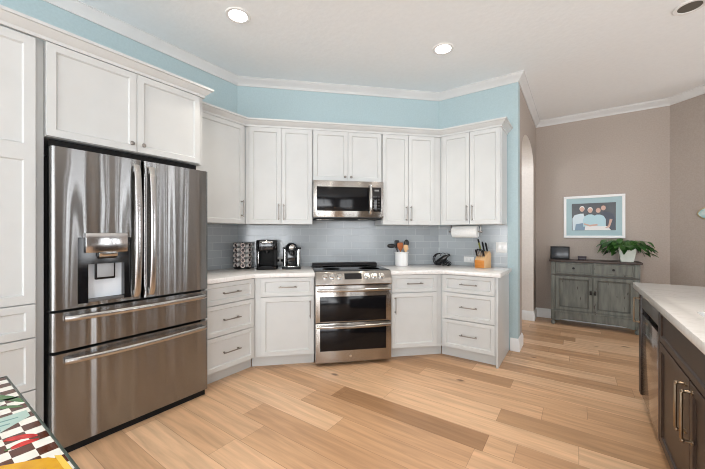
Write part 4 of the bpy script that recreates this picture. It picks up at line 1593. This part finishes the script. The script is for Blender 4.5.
for (x, y, z, ln, kind), lb in zip(KS, names):
    wx, wy = KB[0] + x * c_ - y * s_, KB[1] + x * s_ + y * c_
    o = thing('kitchen_knife', lb, 'knife', FR, (wx, wy, CT + z), rot=KROT, group='knives in the knife block')
    MB().tube([kd * -0.012, kd * 0.018], 0.004, 0.008, 8, up=(0, 1, 0)).build('bolster', M['chrome'], o)
    hm = {0: M['dark'], 1: M['handle_steel'], 2: OLV}[kind]
    q_ = 0.78 if kind == 1 else 1.0
    MB().tube([kd * 0.016, kd * (0.016 + ln * 0.3), kd * (0.016 + ln * 0.8), kd * (0.016 + ln)], [0.007 * q_, 0.0085 * q_, 0.0095 * q_, 0.007 * q_], [0.010 * q_, 0.011 * q_, 0.013 * q_, 0.009 * q_], 10, up=(0, 1, 0)).build('handle', hm, o)
    if kind == 2:
        MB().tube([kd * (0.016 + ln), kd * (0.016 + ln + 0.035)], 0.0095, 0.012, 10, up=(0, 1, 0)).build('handle_end', M['dark'], o)
    if kind == 1:
        MB().tube([kd * (0.016 + ln), kd * (0.030 + ln)], 0.0075, 0.010, 10, up=(0, 1, 0)).build('handle_end', M['dark'], o)

# outlet and switch plates on the right backsplash
t = thing('wall_outlet', 'white horizontal outlet plate on the tile left of the knife block', 'outlet', FR, (-1.045, -0.008, 0.984))
MB().box(-0.058, 0.058, -0.006, 0, -0.034, 0.034, 0.003).build('plate', M['plate'], t)
mb = MB()
for x in (-0.022, 0.022):
    for z in (-0.006, 0.006):
        mb.box(x - 0.006, x + 0.006, -0.0066, -0.0058, z - 0.0016, z + 0.0016)
mb.build('sockets', M['slot'], t, smooth=False)
t = thing('light_switch', 'white double switch plate on the tile at the right end', 'switch', FR, (-0.690, -0.008, 1.135))
MB().box(-0.058, 0.058, -0.006, 0, -0.058, 0.058, 0.003).build('plate', M['plate'], t)
for x in (-0.024, 0.024):
    MB().box(x - 0.016, x + 0.016, -0.010, -0.005, -0.033, 0.033, 0.002).build('rocker', M['ceramic'], t)

# ------------------------------------------------------------------ recessed ceiling lights


def can(loc, label, lit, power=54):
    t = thing('recessed_light', label, 'ceiling light', loc=(loc[0], loc[1], CEIL), group='recessed ceiling lights')
    MB().lathe([(0.070, 0.0), (0.072, -0.006), (0.092, -0.008), (0.098, -0.003), (0.098, 0.0)], n=40).build('trim_ring', M['trim'], t)
    if lit:
        MB().lathe([(0.0005, -0.0045), (0.069, -0.0045), (0.069, -0.0015), (0.0005, -0.0015)], n=36).build('lens', M['lamp_on'], t)
        d = bpy.data.lights.new('recessed_lamp', 'SPOT')
        d.energy = power
        d.color = (1.0, 0.90, 0.78)
        d.spot_size = math.radians(84)
        d.spot_blend = 1.0
        d.shadow_soft_size = 0.06
        o = bpy.data.objects.new('recessed_lamp', d)
        o.parent = t
        o.location = (0, 0, -0.02)
        COL.objects.link(o)
    else:
        MB().lathe([(0.0005, -0.0025), (0.069, -0.0025), (0.069, -0.0015), (0.0005, -0.0015)], n=36).build('baffle', new_mat('unlit_baffle', (0.12, 0.11, 0.09), 0.6), t)
    return t


can((-2.215, 1.57), 'lit recessed ceiling light nearest the refrigerator', True)
can((-1.03, 2.96), 'lit recessed ceiling light in front of the microwave', True)
can((-0.55, 0.75), 'added out-of-view fill light in the ceiling over the painted table side', True, 55)  # unseen fixture, added to brighten the floor
can((-0.05, 1.95), 'added out-of-view fill light in the ceiling over the aisle beside the island', True, 95)  # added above the view to lift the right floor, drawers and island face
can((0.713, 3.50), 'unlit recessed ceiling light over the far end of the island', False)

# ------------------------------------------------------------------ painted table in the foreground
TX, TY = -1.715, 0.235
t = thing('painted_table', 'brown and cream checkered table with painted vegetables at lower left', 'table', loc=(TX, TY, 0))
W2, L2 = 0.80, 1.30
top = MB().box(0.006, L2 - 0.006, -W2 + 0.006, -0.006, 0.735, 0.760).build('tabletop', M['checker'], t, smooth=False)
mb = MB()
for a0, a1, c0, c1 in ((0, L2, -0.006, 0), (0, L2, -W2, -W2 + 0.006), (0, 0.006, -W2 + 0.006, -0.006), (L2 - 0.006, L2, -W2 + 0.006, -0.006)):
    mb.box(a0, a1, c0, c1, 0.730, 0.7615, 0.001)
mb.build('edging', new_mat('grey_green_edging', srgb(70, 82, 74), 0.3, 0.3), t)
WD = new_mat('dark_table_wood', (0.06, 0.032, 0.02), 0.45)
mb = MB()
mb.box(0.05, L2 - 0.05, -0.06, -0.04, 0.65, 0.733)
mb.box(0.05, L2 - 0.05, -W2 + 0.04, -W2 + 0.06, 0.65, 0.733)
mb.box(0.04, 0.06, -W2 + 0.05, -0.05, 0.65, 0.733)
mb.box(L2 - 0.06, L2 - 0.04, -W2 + 0.05, -0.05, 0.65, 0.733)
mb.build('apron', WD, t, smooth=False)
for x in (0.06, L2 - 0.06):
    for y in (-0.06, -W2 + 0.06):
        MB().tube([(x, y, 0), (x, y, 0.4), (x, y, 0.735)], [0.018, 0.024, 0.028], n=14).build('leg', WD, t)


def paint(name, pts, z, mat, label=None):
    """a painted motif on the table top, points in world x, y"""
    b = bmesh.new()
    b.faces.new([b.verts.new((p[0] - TX, p[1] - TY, z)) for p in pts])
    for f in b.faces:
        f.normal_update()
        if f.normal.z < 0:
            f.normal_flip()
    r = bmesh.ops.extrude_face_region(b, geom=b.faces[:])
    for v in r['geom']:
        if isinstance(v, bmesh.types.BMVert):
            v.co.z += 0.0004
    bmesh.ops.recalc_face_normals(b, faces=b.faces[:])
    o = MB().merge(b).build(name, mat, top, smooth=False)
    if label:
        o['label'] = label
    return o


def spindle(a, b_, w, bend=0.0, n=12):
    a, b_ = Vector(a), Vector(b_)
    d = b_ - a
    s = Vector((-d.y, d.x)).normalized()
    up_, dn = [], []
    for i in range(n + 1):
        u = i / n
        c = a + d * u + s * bend * math.sin(PI * u)
        ww = w * (math.sin(PI * min(1, u * 0.9 + 0.1)) ** 0.6)
        up_.append(c + s * ww)
        dn.append(c - s * ww)
    return up_ + dn[::-1][0:]


def rings_ok(p):
    out = []
    for q in p:
        if not out or (Vector(q) - Vector(out[-1])).length > 1e-5:
            out.append((q[0], q[1]))
    return out


ZP = 0.7601
RED = mottle(new_mat('painted_red', srgb(196, 34, 30), 0.2), srgb(176, 22, 22), srgb(214, 52, 44), 60)
GRN = new_mat('painted_green', srgb(70, 112, 66), 0.25)
GRN2 = new_mat('painted_dark_green', srgb(40, 74, 52), 0.25)
TEAL = new_mat('painted_pale_teal', srgb(176, 204, 196), 0.25)
TEAL2 = new_mat('painted_teal_stripe', srgb(116, 152, 150), 0.25)
YEL = mottle(new_mat('painted_yellow', srgb(214, 158, 18), 0.25), srgb(206, 146, 14), srgb(224, 172, 30), 20)
YEL2 = new_mat('painted_pale_yellow', srgb(232, 196, 84), 0.25)
paint('painted_chilli', rings_ok(spindle((-1.185, 0.158), (-1.140, 0.212), 0.012, 0.004)), ZP, RED, 'red painted chilli')
paint('painted_chilli', rings_ok(spindle((-1.125, 0.160), (-1.120, 0.210), 0.012, 0.004)), ZP, RED, 'red painted chilli')
paint('painted_stem', rings_ok(spindle((-1.125, 0.150), (-1.124, 0.162), 0.004)), ZP + 0.0005, GRN)
paint('painted_towel', [(-1.335, 0.120), (-1.335, 0.222), (-1.285, 0.222), (-1.225, 0.140), (-1.200, 0.120)], ZP, TEAL, 'pale teal painted cloth')
for k in range(4):
    x = -1.315 + 0.026 * k
    paint('painted_stripe', [(x, 0.122), (x - 0.008 + 0.02, 0.20 - 0.02 * k), (x + 0.018, 0.20 - 0.02 * k), (x + 0.007, 0.122)], ZP + 0.0005, TEAL2)
paint('painted_leaf', rings_ok(spindle((-1.56, 0.165), (-1.40, 0.232), 0.012, 0.006)), ZP, GRN, 'green painted leaves')
paint('painted_leaf', rings_ok(spindle((-1.49, 0.150), (-1.46, 0.236), 0.009, -0.004)), ZP, GRN2)
paint('painted_leaf', rings_ok(spindle((-1.44, 0.14), (-1.37, 0.222), 0.010, 0.008)), ZP, GRN)
paint('painted_board', [(-1.085, 0.10), (-1.01, 0.204), (-0.985, 0.216), (-0.90, 0.216), (-0.80, 0.20), (-0.80, 0.10)], ZP, YEL, 'yellow painted shape')
paint('painted_rim', [(-1.005, 0.214), (-0.995, 0.224), (-0.915, 0.225), (-0.905, 0.214)], ZP + 0.0005, YEL2)
